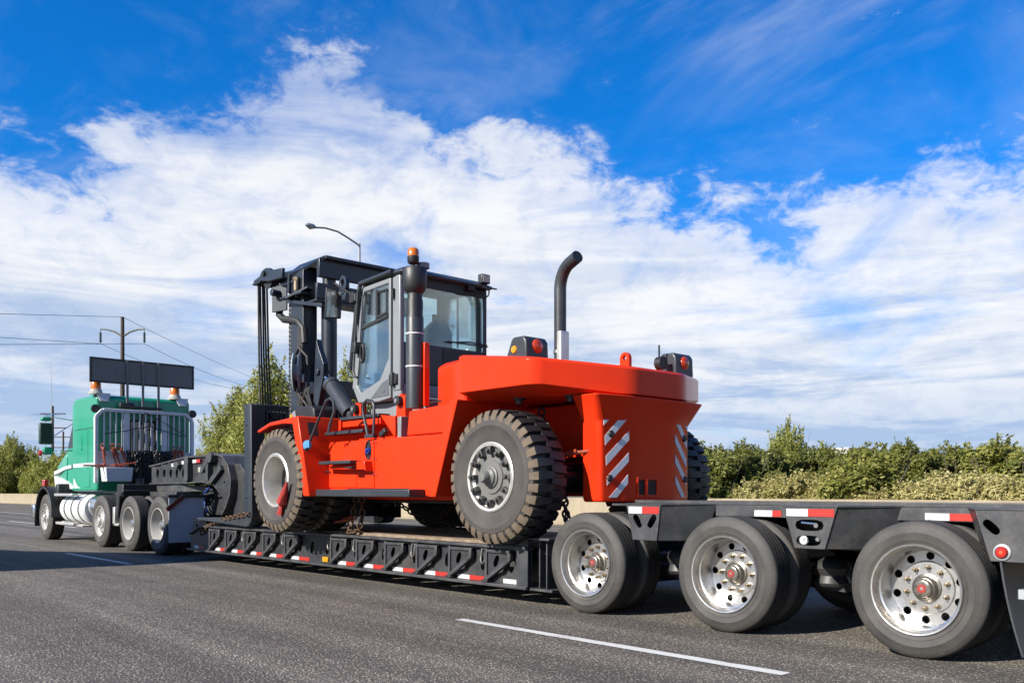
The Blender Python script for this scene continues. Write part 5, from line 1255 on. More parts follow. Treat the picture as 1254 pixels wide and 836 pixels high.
q = cs(446, 433); mb = MB(); mb.frame_y([(q[0] + .05 * math.cos(t), q[1] + .125 * math.sin(t)) for t in [2 * math.pi * k / 20 for k in range(20)]], [(q[0] + .025 * math.cos(t), q[1] + .09 * math.sin(t)) for t in [2 * math.pi * k / 20 for k in range(20)]], CY0 - .045, CY0 - .008); mb.obj('door_handle', BLACKP, door, bevel=.008)
mb = MB(); mb.py([(CXR - .60, Z0 + .04), (CXR - .20, Z0 + .05), (CXR - .20, Z0 + .26), (CXR - .34, Z0 + .22)], CY0 - .026, CY0 - .018); mb.box(CXR - .34, CXR - .28, CY0 - .032, CY0 - .02, Z0 + .10, Z0 + .15); mb.obj('door_kick_plate', mat('mid_grey_plastic', (.14, .155, .17), .5), door, bevel=.004)
mb = MB(); mb.cyl((CXR - .12, CY0 - .025, Z1 - .32), (CXR - .12, CY0 - .025, Z1 - .20), .022, n=10); mb.obj('door_hinge', BLACKP, door); mb = MB(); mb.cyl((CXR - .12, CY0 - .03, Z0 + .16), (CXR - .12, CY0 - .03, Z0 + .32), .03, n=10); mb.box(CXR - .2, CXR - .04, CY0 - .028, CY0 - .0, Z0 + .18, Z0 + .30); mb.obj('door_hinge', BLACKP, door, bevel=.004)
# glazing
mb = MB(); mb.box(CXR - .012, CXR - .004, CY0 + .07, CY1 - .07, 2.93, Z1 - .12); mb.obj('rear_window', GLASS, cabf, smooth=False)
mb = MB(); mb.py([(xF_b + .05, Z0 + .2), (CXR - .16, Z0 + .2), (CXR - .16, Z1 - .05), (xF_t + .04, Z1 - .05)], CY1 - .03, CY1 - .022); mb.obj('side_window', GLASS, cabf, smooth=False)
mb = MB(); mb.rings([[(xF_b, CY0 + .07, Z0 + .2), (xF_b, CY1 - .07, Z0 + .2), (xF_t, CY1 - .07, Z1 - .05), (xF_t, CY0 + .07, Z1 - .05)], [(xF_b + .008, CY0 + .07, Z0 + .2), (xF_b + .008, CY1 - .07, Z0 + .2), (xF_t + .008, CY1 - .07, Z1 - .05), (xF_t + .008, CY0 + .07, Z1 - .05)]]); mb.obj('windscreen', GLASS, cabf, smooth=False)
mb = MB(); mb.box(CXR - .148, CXR - .14, CY0 + .01, CY0 + .02, 2.6, Z1 - .1); mb.obj('corner_seal', BLACKP, cabf)
# interior
mb = MB()
mb.rings([[(-9.16, 6.72, 2.45), (-9.16, 7.22, 2.45), (-9.28, 7.22, 2.45), (-9.28, 6.72, 2.45)], [(-9.10, 6.70, 2.75), (-9.10, 7.24, 2.75), (-9.26, 7.24, 2.75), (-9.26, 6.70, 2.75)], [(-9.04, 6.76, 3.15), (-9.04, 7.18, 3.15), (-9.16, 7.18, 3.15), (-9.16, 6.76, 3.15)], [(-9.02, 6.86, 3.28), (-9.02, 7.08, 3.28), (-9.11, 7.08, 3.28), (-9.11, 6.86, 3.28)]])
mb.box(-9.62, -9.2, 6.70, 7.24, 2.42, 2.58); mb.box(-9.6, -9.3, 6.8, 7.1, 2.25, 2.42)
mb.obj('driver_seat', SEATF, fk, bevel=.04, seg=3)
mb = MB(); mb.box(-9.6, -9.25, 7.28, 7.40, 2.45, 2.72); mb.box(-9.6, -9.45, 7.3, 7.38, 2.72, 2.80); mb.box(-9.86, -9.78, 6.5, 7.4, 2.44, 2.66); mb.cyl((-9.80, 6.95, 2.64), (-9.64, 6.95, 2.90), .03); mb.obj('console', BLACKP, fk, bevel=.015)
mb = MB(); A_ = [2 * math.pi * k / 24 for k in range(24)]; mb.tube([(-9.64 + .08 * math.cos(a), 6.95 + .19 * math.sin(a), 2.92 + .17 * math.cos(a)) for a in A_], .014, 8, closed=True); mb.obj('steering_wheel', BLACKP, fk)
mb = MB(); mb.box(-9.66, -9.62, 7.30, 7.50, 3.25, 3.50); mb.cyl((-9.64, 7.4, 3.5), (-9.64, 7.4, 3.72), .012); mb.obj('display_screen', BLACKP, fk, bevel=.01)
mb = MB(); mb.tube([(CXR + .02, 7.05, 3.0), (CXR + .03, 7.3, 3.03), (CXR + .03, 7.60, 3.02)], .010, 6); mb.box(CXR + .015, CXR + .03, 6.95, 7.62, 2.995, 3.01); mb.obj('rear_wiper', BLACKP, fk)
mb = MB(); mb.box(CXR - .07, CXR - .03, 6.86, 6.96, 2.95, 3.65); mb.box(CXR - .05, CXR - .03, 7.16, 7.18, 2.95, 3.65); mb.obj('inner_window_post', BLACKP, fk)
# lamps, beacon, camera on the roof
q = pix(592.5, 343, X=CXR + .06)
mb = MB(); mb.box(q.x - .04, q.x + .05, q.y - .07, q.y + .07, q.z - .05, q.z + .07); wl_ = mb.obj('work_lamp', DGREY, fk, bevel=.012)
mb = MB(); mb.box(q.x + .051, q.x + .056, q.y - .055, q.y + .055, q.z - .035, q.z + .055); mb.obj('lamp_glass', CLEARL, wl_)
mb = MB(); mb.rings([[(q.x - .02, q.y - .03, q.z - .09), (q.x + .05, q.y + .16, q.z - .11), (q.x + .12, q.y + .12, q.z - .13), (q.x + .06, q.y - .06, q.z - .12)], [(q.x - .02, q.y - .03, q.z - .07), (q.x + .05, q.y + .16, q.z - .09), (q.x + .12, q.y + .12, q.z - .11), (q.x + .06, q.y - .06, q.z - .10)]]); mb.cyl((q.x, q.y, q.z - .1), (q.x, q.y, q.z - .04), .02); mb.tube([(q.x + .05, q.y + .05, q.z - .12), (q.x + .06, q.y + .03, q.z - .2), (q.x, q.y - .02, q.z - .26)], .01, 6); mb.obj('lamp_bracket', BLACKP, wl_)
q = pix(576, 353, X=CXR + .03); mb = MB(); mb.box(q.x - .04, q.x + .04, q.y - .06, q.y + .06, q.z - .04, q.z + .04); mb.obj('rear_camera', BLACKP, fk, bevel=.015)
q = pix(506, 322, Y=6.40)
mb = MB(); mb.lathe([(0, -.09), (.03, -.09), (.025, -.02), (.055, -.01), (.07, .01), (.072, .075), (.068, .08)], c=(q.x, q.y, q.z), axis='z', n=24); bo = mb.obj('beacon', BLACKP, fk)
mb = MB(); mb.lathe([(.069, .078), (.068, .15), (.05, .175), (0, .18)], c=(q.x, q.y, q.z), axis='z', n=24); mb.obj('beacon_dome', AMBER, bo)
mb = MB(); mb.cyl((q.x, q.y, 3.80), (q.x, q.y, q.z - .08), .02, n=10); mb.obj('beacon_stalk', STEEL, bo)
q = pix(518, 329, Y=6.55); mb = MB(); mb.cyl((q.x, q.y, 3.84), (q.x, q.y, 3.90), .08, n=16); mb.obj('roof_vent', GREYP, fk)
# mirrors
def mirror(pa, Y, arm):
    q = pix(*pa, Y=Y); mb = MB(); mb.rings([[(q.x - .05, Y - .10, q.z - .18), (q.x - .05, Y + .10, q.z - .16), (q.x - .02, Y + .10, q.z + .16), (q.x - .02, Y - .10, q.z + .18)], [(q.x + .0, Y - .12, q.z - .20), (q.x + .0, Y + .12, q.z - .18), (q.x + .03, Y + .12, q.z + .18), (q.x + .03, Y - .12, q.z + .20)]])
    mo_ = mb.obj('mirror', BLACKP, fk, bevel=.012)
    mb = MB(); mb.rings([[(q.x + .002, Y - .105, q.z - .18), (q.x + .002, Y + .105, q.z - .16), (q.x + .032, Y + .105, q.z + .16), (q.x + .032, Y - .105, q.z + .18)], [(q.x + .005, Y - .105, q.z - .18), (q.x + .005, Y + .105, q.z - .16), (q.x + .035, Y + .105, q.z + .16), (q.x + .035, Y - .105, q.z + .18)]]); mb.obj('mirror_glass', CHROME, mo_)
    mb = MB(); mb.tube([(q.x, Y, q.z + .18), (q.x + .02, Y, q.z + .26), arm], .016, 8); mb.obj('mirror_arm', BLACKP, mo_)
mirror((408, 372), 6.02, (xF_t - .05, CY0, 3.55))
mirror((548, 395), 7.95, (xF_t - .05, CY1, 3.45))
mb = MB(); mb.tube([pix(*q, Y=6.16) for q in ((441, 352), (438.5, 358), (434.5, 420), (432.8, 455), (434.5, 461), (437.5, 462))], .016, 8); mb.obj('door_grab_rail', DGREY, fk)
q = pix(436, 363, Y=6.2); mb = MB(); mb.box(q.x - .07, q.x + .03, 6.14, 6.26, q.z - .08, q.z + .05); mb.mat(1).box(q.x + .031, q.x + .036, 6.15, 6.25, q.z - .06, q.z + .03); mb.obj('front_work_lamp', [BLACKP, CLEARL], fk, bevel=.01)
q = pix(437, 425, Y=6.2); mb = MB(); mb.box(q.x - .05, q.x + .05, 6.14, 6.24, q.z - .08, q.z + .06); mb.obj('side_work_lamp', BLACKP, fk, bevel=.01)
# ---- mast
for s_ in (0, 1):
    f_ = (lambda y: mir(y)) if s_ else (lambda y: y)
    def yy(a, b): return (a, b) if not s_ else (mir(b), mir(a))
    mb = MB()
    a, b = yy(6.40, 6.44); mb.box(-11.86, -11.50, a, b, .72, 4.30)
    a, b = yy(6.44, 6.60); mb.box(-11.86, -11.82, a, b, .72, 4.30); mb.box(-11.54, -11.50, a, b, .72, 4.30)
    mb.obj('outer_mast_channel', MASTP, fk, bevel=.006)
    mb = MB(); a, b = yy(6.46, 6.66); mb.box(-11.80, -11.76, a, b, .75, 4.36); mb.box(-11.60, -11.56, a, b, .75, 4.36); a, b = yy(6.62, 6.66); mb.box(-11.76, -11.60, a, b, .75, 4.36); mb.obj('inner_mast_channel', MASTP, fk, bevel=.006)
    mb = MB(); y = f_(6.74); mb.cyl((-11.36, y, .9), (-11.36, y, 4.02), .112, n=28); mb.cyl((-11.36, y, 4.02), (-11.36, y, 4.42), .095, n=28); mb.lathe([(.112, 0), (.125, .01), (.125, .06), (.112, .07)], c=(-11.36, y, 4.33), axis='z', n=28); mb.obj('lift_cylinder', MASTP, fk)
    mb = MB(); y = f_(6.56); mb.cyl((-11.72, y, 2.5), (-11.72, y, 4.38), .10, n=20); mb.obj('free_lift_cylinder', MASTP, fk)
    # sheave arm
    a, b = yy(6.28, 6.33); c1, d1 = yy(6.47, 6.52)
    mb = MB()
    for u, v in ((a, b), (c1, d1)): mb.py([(-12.80, 4.30), (-12.80, 4.33), (-12.60, 4.37), (-12.54, 4.43), (-12.42, 4.46), (-12.30, 4.44), (-12.22, 4.39), (-11.90, 4.37), (-11.90, 4.23), (-12.3, 4.24), (-12.6, 4.30)], u, v)
    mb.box(-12.84, -12.6, min(a, c1), max(b, d1), 4.27, 4.30)
    sa = mb.obj('sheave_arm', MASTP, fk, bevel=.006)
    mb = MB(); yc = (min(a, c1) + max(b, d1)) / 2; mb.lathe([(.03, -.06), (.15, -.06), (.15, -.04), (.13, -.03), (.13, .03), (.15, .04), (.15, .06), (.03, .06)], c=(-12.45, yc, 4.32), n=28); mb.cyl((-12.45, min(a, c1) - .03, 4.38), (-12.45, max(b, d1) + .03, 4.38), .04, n=14); mb.obj('sheave', BLACKP, sa)
    for k in range(5):
        mb = MB(); y = yc - .07 + .035 * k; mb.tube([(-12.58 - .02 * (k % 2), y, 4.42), (-12.74 - .012 * (k % 2), y, 4.28), (-12.72, y + .004 * k, 3.2), (-12.66, y + .012 * k, 2.1)], .015, 6); mb.obj('lift_hose', HOSEB, sa)
    # tilt cylinder
    A0 = pix(397.5, 456, Y=6.42); B0 = pix(433.5, 511, Y=6.30)
    A0 = Vector((A0.x, f_(6.40), A0.z)); B0 = Vector((B0.x, f_(6.28), B0.z)); d = (B0 - A0)
    mb = MB(); mb.cyl(A0, A0 + d * .35, .045, n=16); ro = mb.obj('tilt_rod', CHROME, fk)
    mb = MB(); mb.cyl(A0 + d * .28, A0 + d * .93, .105, n=24); mb.cyl(A0 + d * .27, A0 + d * .33, .115, n=24); mb.cyl(A0 + d * .90, A0 + d * 1.02, .07, .05, n=16); mb.cyl(B0 + Vector((0, -.06, 0)), B0 + Vector((0, .06, 0)), .06, n=16); mb.obj('tilt_cylinder', DGREY, fk)
    mb = MB(); a, b = yy(6.32, 6.40); mb.py([(A0.x - .14, A0.z - .40), (A0.x - .06, A0.z + .46), (A0.x + .02, A0.z + .30), (A0.x + .14, A0.z + .10), (A0.x + .12, A0.z - .10), (A0.x - .02, A0.z - .5)], a, b); mb.cyl((A0.x, a - .03, A0.z), (A0.x, b + .03, A0.z), .05, n=14); mb.obj('tilt_lug', MASTP, fk, bevel=.006)
mb = MB(); mb.box(-11.92, -11.14, 6.56, mir(6.56), 4.405, 4.455); mb.box(-11.30, -11.22, 6.50, 8.0, 4.16, 4.42); hd_ = mb.obj('mast_crosshead', MASTP, fk, bevel=.008)
mb = MB(); mb.px([(6.36, 4.02), (6.36, 4.28), (6.56, 4.45), (6.66, 4.45), (6.66, 4.36), (6.46, 4.0)], -11.90, -11.84); mb.obj('crosshead_gusset', MASTP, hd_, bevel=.004); mb = MB(); mb.rings([[(-11.9, 6.36, 4.28), (-11.9, 6.56, 4.455), (-11.14, 6.56, 4.455), (-11.5, 6.40, 4.31)], [(-11.9, 6.38, 4.25), (-11.9, 6.58, 4.425), (-11.14, 6.58, 4.425), (-11.5, 6.42, 4.28)]]); mb.obj('crosshead_lip', MASTP, hd_)
mb = MB(); mb.box(-11.55, -11.20, 6.44, mir(6.44), 3.80, 3.84); mb.box(-11.24, -11.18, 6.44, mir(6.44), 3.84, 4.06); mb.cyl((-11.36, 6.74, 3.78), (-11.36, 6.74, 4.05), .15, n=24); mb.cyl((-11.36, mir(6.74), 3.78), (-11.36, mir(6.74), 4.05), .15, n=24); mb.box(-12.0, -11.4, 6.30, 6.50, 3.92, 3.95); mb.obj('mast_cross_beam', MASTP, fk, bevel=.006)
mb = MB(); mb.box(-11.85, -11.5, 6.6, mir(6.6), .75, 1.1); mb.obj('mast_cross_beam', MASTP, fk, bevel=.01); mb = MB(); mb.box(-11.55, -11.48, 6.6, mir(6.6), 2.5, 2.75); mb.obj('mast_cross_beam', MASTP, fk, bevel=.01)
q = pix(421.5, 349, Y=6.55); out = [(q.x + .09 * math.cos(t), q.z + .13 * math.sin(t)) for t in [2 * math.pi * k / 16 for k in range(16)]]; inn = [(q.x + .04 * math.cos(t), q.z + .03 + .05 * math.sin(t)) for t in [2 * math.pi * k / 16 for k in range(16)]]
mb = MB(); mb.frame_y(out, inn, 6.52, 6.58); mb.box(q.x - .06, q.x + .06, 6.53, 6.57, q.z - .2, q.z - .1); mb.obj('mast_lifting_eye', MASTP, fk, bevel=.004)
# hoses, corrugated sleeve, hose reel, valve block
q = pix(358.5, 360, Y=6.5); mb = MB(); prof_ = []
z = 2.1
while z < 4.15: prof_ += [(.050, z), (.058, z + .022), (.058, z + .040), (.050, z + .062)]; z += .064
mb.lathe(prof_, c=(q.x, 6.5, 0), axis='z', n=16); mb.obj('corrugated_hose', HOSE, fk)
P = [pix(*a_, Y=6.42) for a_ in ((343, 375), (342, 385), (348, 391), (358, 392), (366, 394), (372, 402), (373, 420))]
mb = MB(); mb.tube(P, .055, 10); mb.obj('cable_hose', HOSE, fk)
for i, dx in enumerate((0, .06, .12)):
    q = pix(368 + i * 2.2, 400, Y=6.42); mb = MB(); mb.tube([(q.x, 6.40, q.z), (q.x, 6.39, 3.0), (q.x + .01, 6.4, 2.0)], .022, 8); mb.obj('mast_pipe', HOSE, fk)
a = pix(340, 355, Y=6.34); mb = MB(); mb.rings([[(a.x - .10, 6.30, a.z - .32), (a.x + .12, 6.42, a.z - .30), (a.x + .12, 6.42, a.z + .08), (a.x - .10, 6.30, a.z + .05)], [(a.x - .12, 6.33, a.z - .32), (a.x + .10, 6.45, a.z - .30), (a.x + .10, 6.45, a.z + .08), (a.x - .12, 6.33, a.z + .05)]]); mb.cyl((a.x, 6.36, a.z - .05), (a.x, 6.24, a.z - .05), .05, n=14); mb.cyl((a.x - .1, 6.40, a.z + .07), (a.x + .35, 6.42, a.z + .07), .035, n=10); mb.obj('sensor_bracket', MASTP, fk, bevel=.004)
mb = MB(); a = pix(352, 369, Y=6.34); b = pix(396, 374, Y=6.42); mb.bar((a.x, 6.36, a.z), (b.x, 6.44, b.z), .10, .05); a = pix(353, 366, Y=6.3); b = pix(380, 354, Y=6.45); mb.bar((a.x, 6.30, a.z), (b.x, 6.45, b.z + .02), .14, .03); mb.obj('hose_guide', MASTP, fk, bevel=.004)
a = pix(366, 346, Y=6.4); mb = MB(); mb.cyl((a.x, 6.36, a.z - .12), (a.x, 6.36, a.z + .02), .04, n=12); mb.cyl((a.x, 6.36, a.z + .02), (a.x, 6.36, a.z + .07), .05, n=6); mb.cyl((a.x, 6.36, a.z - .22), (a.x, 6.36, a.z - .12), .025, n=10); mb.obj('hydraulic_valve', BRASS, fk)
a = pix(369, 456, Y=6.36)
mb = MB(); mb.lathe([(.05, -.06), (.27, -.05), (.28, -.035), (.12, -.03), (.12, .03), (.28, .035), (.27, .05), (.05, .06)], c=(0, 0, 0), n=32); rl = mb.obj('hose_reel', mat('reel_grey_blue', (.42, .52, .60), .4), fk, origin=(0, 0, 0)); rl.location = Vector((a.x, 6.30, a.z)) - ORG[fk.name]; rl.rotation_euler = (0, 0, R(-38)); ORG[rl.name] = Vector((a.x, 6.3, a.z))
mb = MB(); mb.tube([(a.x - .1, 6.34, a.z + .28), (a.x + .05, 6.3, a.z + .34), (a.x + .2, 6.34, a.z + .2), (a.x + .2, 6.36, a.z - .3)], .022, 8); mb.obj('reel_hose', HOSE, fk)
random.seed(4)
for k in range(9):
    b = pix(366 + random.uniform(0, 14), 474, Y=6.32); c2 = pix(372 + random.uniform(-4, 14), 496, Y=6.32)
    mb = MB(); mb.tube([(b.x, 6.33, b.z), (b.x + random.uniform(-.06, .06), 6.28, (b.z + c2.z) / 2 + .05), (c2.x, 6.30, c2.z), (c2.x + .1, 6.36, c2.z - .15)], .018, 6); mb.obj('hydraulic_hose', HOSE if k % 3 else HOSEB, fk)
mb = MB(); a = pix(373, 478, Y=6.36); mb.box(a.x - .08, a.x + .10, 6.33, 6.45, a.z - .05, a.z + .12); mb.cyl((a.x, 6.3, a.z + .1), (a.x, 6.3, a.z + .2), .03, n=8); mb.cyl((a.x + .06, 6.3, a.z + .1), (a.x + .06, 6.3, a.z + .22), .03, n=8); mb.obj('valve_block', STEEL, fk, bevel=.006)
# ---- carriage and forks
KXA, KXB = -12.60, -12.40
mb = MB(); mb.box(KXA, KXB, 6.03, mir(6.03), 2.10, 2.42); mb.box(KXA, KXB, 6.03, mir(6.03), .80, 1.02)
for y in (6.03, 6.5, 7.2, 7.95, 8.42): mb.box(KXA, KXB, y, y + .05, 1.02, 2.10)
mb.box(KXB, -11.9, 6.62, 6.72, .9, 2.2); mb.box(KXB, -11.9, mir(6.72), mir(6.62), .9, 2.2)
cg = mb.obj('fork_carriage', MASTP, fk, bevel=.012)
mb = MB()
for k in range(6): mb.cyl((KXB + .03, 6.28 + .06 * k, 2.05), (KXB + .03, 6.28 + .06 * k, 2.32), .025, n=8)
for z in (2.25, 1.9, 1.5): mb.cyl((KXB - .02, 6.36, z), (KXB + .1, 6.36, z), .05, n=10)
mb.obj('hose_fitting', BLACKP, cg)
for k in range(4):
    mb = MB(); mb.tube([(KXB + .03, 6.30 + .07 * k, 2.3), (KXB + .10, 6.28 + .07 * k, 2.0), (KXB + .06, 6.32 + .05 * k, 1.5), (KXB + .0, 6.36 + .04 * k, 1.2)], .018, 6); mb.obj('carriage_hose', HOSE, cg)
for s_ in (0, 1):
    y0, y1 = (5.98, 6.20) if not s_ else (mir(6.20), mir(5.98))
    mb = MB(); mb.py([(-12.38, 2.40), (-12.27, 2.40), (-12.25, .80), (-12.27, .69), (-12.34, .62), (-12.45, .600), (-14.42, .675), (-14.45, .69), (-14.42, .70), (-12.55, .735), (-12.40, .76), (-12.38, .85)], y0, y1); mb.obj('fork', DGREY, fk, bevel=.012)
    mb = MB(); ym = (y0 + y1) / 2; mb.box(-12.30, -12.24, ym - .05, ym + .05, .98, 1.35); mb.mat(1).box(-12.239, -12.235, ym - .03, ym + .03, 1.05, 1.28); mb.obj('fork_lock', [DGREY, WHITEP], cg)

# ================================================================== LASHINGS AND LOOSE THINGS
P = [pix(249, 650, Y=6.12), pix(255, 643, Y=6.08), pix(275, 635, Y=5.99), pix(304, 628.5, Y=5.95)]
o = chain([P[0] + Vector((0, .02, -.02)), P[1], P[2].lerp(P[1], .5), P[2], P[3]], .11, .013, 'tie_down_chain', RUST, 3)
tag(o, 'rusty chain tying the near fork to the front of the trailer deck', 'chain', None)
o = chain([P[0] + Vector((.12, .06, 0)), P[0] + Vector((.02, -.02, .05)), P[0] + Vector((-.06, -.03, .02)), P[0] + Vector((-.10, .03, -.06))], .11, .013, 'tie_down_chain', RUST, 5)
tag(o, 'loose rusty chain end heaped on the deck corner by the fork tip', 'chain', None)
T = Vector((pix(437, 606, Y=6.30).x, 6.30, 1.06)); B = Vector((pix(425, 660, Y=6.22).x, 6.24, .60))
o = chain([T, T.lerp(B, .5), B], .11, .013, 'tie_down_chain', RUST, 7); tag(o, 'rusty lashing chain with red binder dropping from under the orange side tank', 'chain')
o = chain([T + Vector((.12, 0, .0)), T + Vector((.13, .0, -.25)), Vector((T.x + .10, 6.26, .615)), Vector((T.x - .12, 6.24, .61)), B + Vector((.05, .03, .01))], .11, .013, 'tie_down_chain', RUST, 9); tag(o, 'rusty chain hanging straight down and looping over the deck edge below the tank', 'chain')
o = chain([T + Vector((.25, .3, .0)), Vector((T.x + .5, 7.0, .75)), Vector((T.x + .9, 7.6, .62))], .11, .013, 'tie_down_chain', DCHAIN, 11); tag(o, 'dark lashing chain slanting across the deck beneath the forklift belly', 'chain')
q = T.lerp(B, .62); o = binder(q, pix(402, 641, Y=6.2) - q, .52, 'red load binder lever on the chain below the orange side tank'); 
A1 = Vector((pix(662, 500, Y=6.45).x, 6.45, 1.98)); B1 = Vector((pix(697, 640, Y=6.45).x, 6.45, .70)); M1 = pix(683, 570, Y=6.40)
o = chain([A1, A1.lerp(M1, .5), M1, M1.lerp(B1, .5), B1], .11, .013, 'tie_down_chain', DCHAIN, 13); tag(o, 'dark chain hooked under the hood overhang beside the rear forklift tyre', 'chain')
o = chain([M1 + Vector((.05, 0, -.15)), B1 + Vector((-.02, .0, .12)), B1 + Vector((-.12, .03, .02)), B1 + Vector((.1, .03, .02))], .11, .013, 'tie_down_chain', DCHAIN, 15); tag(o, 'dark chain tail hanging in a bunch behind the rear forklift tyre', 'chain')
binder(A1.lerp(M1, .75) + Vector((.02, -.02, 0)), (M1 - A1), .34, 'rust red binder body clamped on the dark chain behind the rear tyre')
binder(M1 + Vector((.05, 0, .1)), (.7, .45, .12), .42, 'red binder handle pointing from the dark chain towards the counterweight')
# red cloth flag tied in the front wheel
a = pix(351, 590, Y=5.50); b = pix(345.5, 615, Y=5.52); c2 = pix(343, 629, Y=5.53)
mb = MB(); mb.tube([a, a.lerp(b, .5), b, b.lerp(c2, .3), c2], [.015, .050, .070, .030, .045], 9)
for i, (x, y, z) in enumerate(mb.v): mb.v[i] = (x + .008 * math.sin(i * 2.3), y + .006 * math.sin(i * 1.7), z)
o = mb.obj('warning_flag', FLAGRED); tag(o, 'bunched red cloth warning flag tied to the front forklift wheel', 'flag')
a2 = pix(379, 598, Y=5.69); mb = MB(); mb.tube([a, a.lerp(a2, .5) + Vector((0, 0, -.02)), a2], .006, 5); o = mb.obj('flag_cord', HOSEB); tag(o, 'thin dark cord running from the red flag to the grey sill', 'cord')

# ================================================================== VEGETATION
def leafmat(name, dark, light, trans=.35):
    m = bpy.data.materials.new(name); m.use_nodes = True
    g = NT(m.node_tree); m.node_tree.nodes.clear()
    out = g.n('ShaderNodeOutputMaterial')
    ri = g.n('ShaderNodeNewGeometry').outputs['Random Per Island']
    oi = g.n('ShaderNodeObjectInfo').outputs['Random']
    n = g.noise(coords(g), 1.1, 3, .5)
    f = g.m('ADD', g.m('MULTIPLY', ri, .7), g.m('ADD', g.m('MULTIPLY', g.m('SUBTRACT', n, .5), 1.0), g.m('MULTIPLY', g.m('SUBTRACT', oi, .35), .6)), clamp=True)
    c = g.mix(f, dark, light)
    d = g.n('ShaderNodeBsdfPrincipled', None, Base_Color=c, Roughness=.55); d.inputs['Specular IOR Level'].default_value = .35
    t = g.n('ShaderNodeBsdfTranslucent', None, Color=g.mix(.5, c, (.20, .22, .03)))
    mx = g.n('ShaderNodeMixShader', None, i0=trans, i1=d.outputs[0], i2=t.outputs[0])
    g.l.new(mx.outputs[0], out.inputs[0]); return m
LEAF_G = leafmat('leaf_green', (.085, .098, .018), (.280, .275, .062))
LEAF_Y = leafmat('leaf_olive_dry', (.340, .300, .105), (.620, .555, .260), .45)
LEAF_T = leafmat('leaf_poplar', (.150, .170, .030), (.420, .410, .110), .45)
LEAF_D = leafmat('leaf_dark', (.065, .084, .020), (.215, .225, .055))

def leaves_mesh(name, lobes, n, size, seed, mat_, sprigs=60, sprig_len=.5, droop=.0, shell=.55):
    rg = np.random.default_rng(seed)
    lobes = np.array(lobes)                       # cx cy cz rx ry rz
    vol = (lobes[:, 3] * lobes[:, 4] * lobes[:, 5]) ** (2 / 3); pr = vol / vol.sum()
    li = rg.choice(len(lobes), n, p=pr); L = lobes[li]
    d = rg.normal(size=(n, 3)); d /= np.linalg.norm(d, axis=1)[:, None]
    # clumpy radius: leaves gather round twig tips
    nt = max(40, n // 28)
    tw = rg.normal(size=(nt, 3)); tw /= np.linalg.norm(tw, axis=1)[:, None]
    k = rg.integers(0, nt, n)
    d2 = tw[k] + rg.normal(size=(n, 3)) * .13; d2 /= np.linalg.norm(d2, axis=1)[:, None]
    use = rg.random(n) < .72; d[use] = d2[use]
    rt = shell + (1.08 - shell) * rg.random(nt) ** .6
    r = np.where(use, rt[k] + rg.normal(size=n) * .05, shell * .6 + (1 - shell * .6) * rg.random(n) ** .5)
    P = L[:, :3] + d * L[:, 3:] * r[:, None]
    N = d * 1.3 + np.array([0, -.25, .45]) + rg.normal(size=(n, 3)) * .55
    if sprigs:
        sp_ = []; sn = []
        for i in range(sprigs):
            l = lobes[rg.choice(len(lobes), p=pr)]; dd = rg.normal(size=3); dd[2] = abs(dd[2]) + .35; dd /= np.linalg.norm(dd)
            base = l[:3] + dd * l[3:] * .92; ax = dd * .5 + np.array([0, 0, 1.0 - droop]) + rg.normal(size=3) * .2; ax /= np.linalg.norm(ax)
            ln = sprig_len * rg.uniform(.4, 1.1); q = int(6 + ln / size * 2.0)
            t = np.linspace(0, 1, q)[:, None]
            sp_.append(base + ax * ln * t + rg.normal(size=(q, 3)) * size * .45); sn.append(rg.normal(size=(q, 3)))
        P = np.vstack([P] + sp_); N = np.vstack([N] + sn)
    P = P[P[:, 2] > .02] if False else P
    N /= np.linalg.norm(N, axis=1)[:, None]
    n = len(P)
    a = rg.normal(size=(n, 3)); U_ = np.cross(N, a); U_ /= np.linalg.norm(U_, axis=1)[:, None]; V_ = np.cross(N, U_)
    s = size * rg.uniform(.6, 1.35, n)[:, None]
    fold = N * s * .18
    v = np.stack([P - U_ * s, P + V_ * s * .42 + fold, P + U_ * s, P - V_ * s * .42 + fold], 1).reshape(-1, 3)
    v[:, 2] = np.maximum(v[:, 2], .03)
    me = bpy.data.meshes.new(name); me.vertices.add(4 * n); me.vertices.foreach_set('co', v.ravel())
    idx = np.arange(4 * n, dtype=np.int32); me.loops.add(4 * n); me.loops.foreach_set('vertex_index', idx)
    me.polygons.add(n); me.polygons.foreach_set('loop_start', idx[::4]); me.polygons.foreach_set('loop_total', np.full(n, 4, np.int32))
    me.update(calc_edges=True); me.materials.append(mat_)
    return me
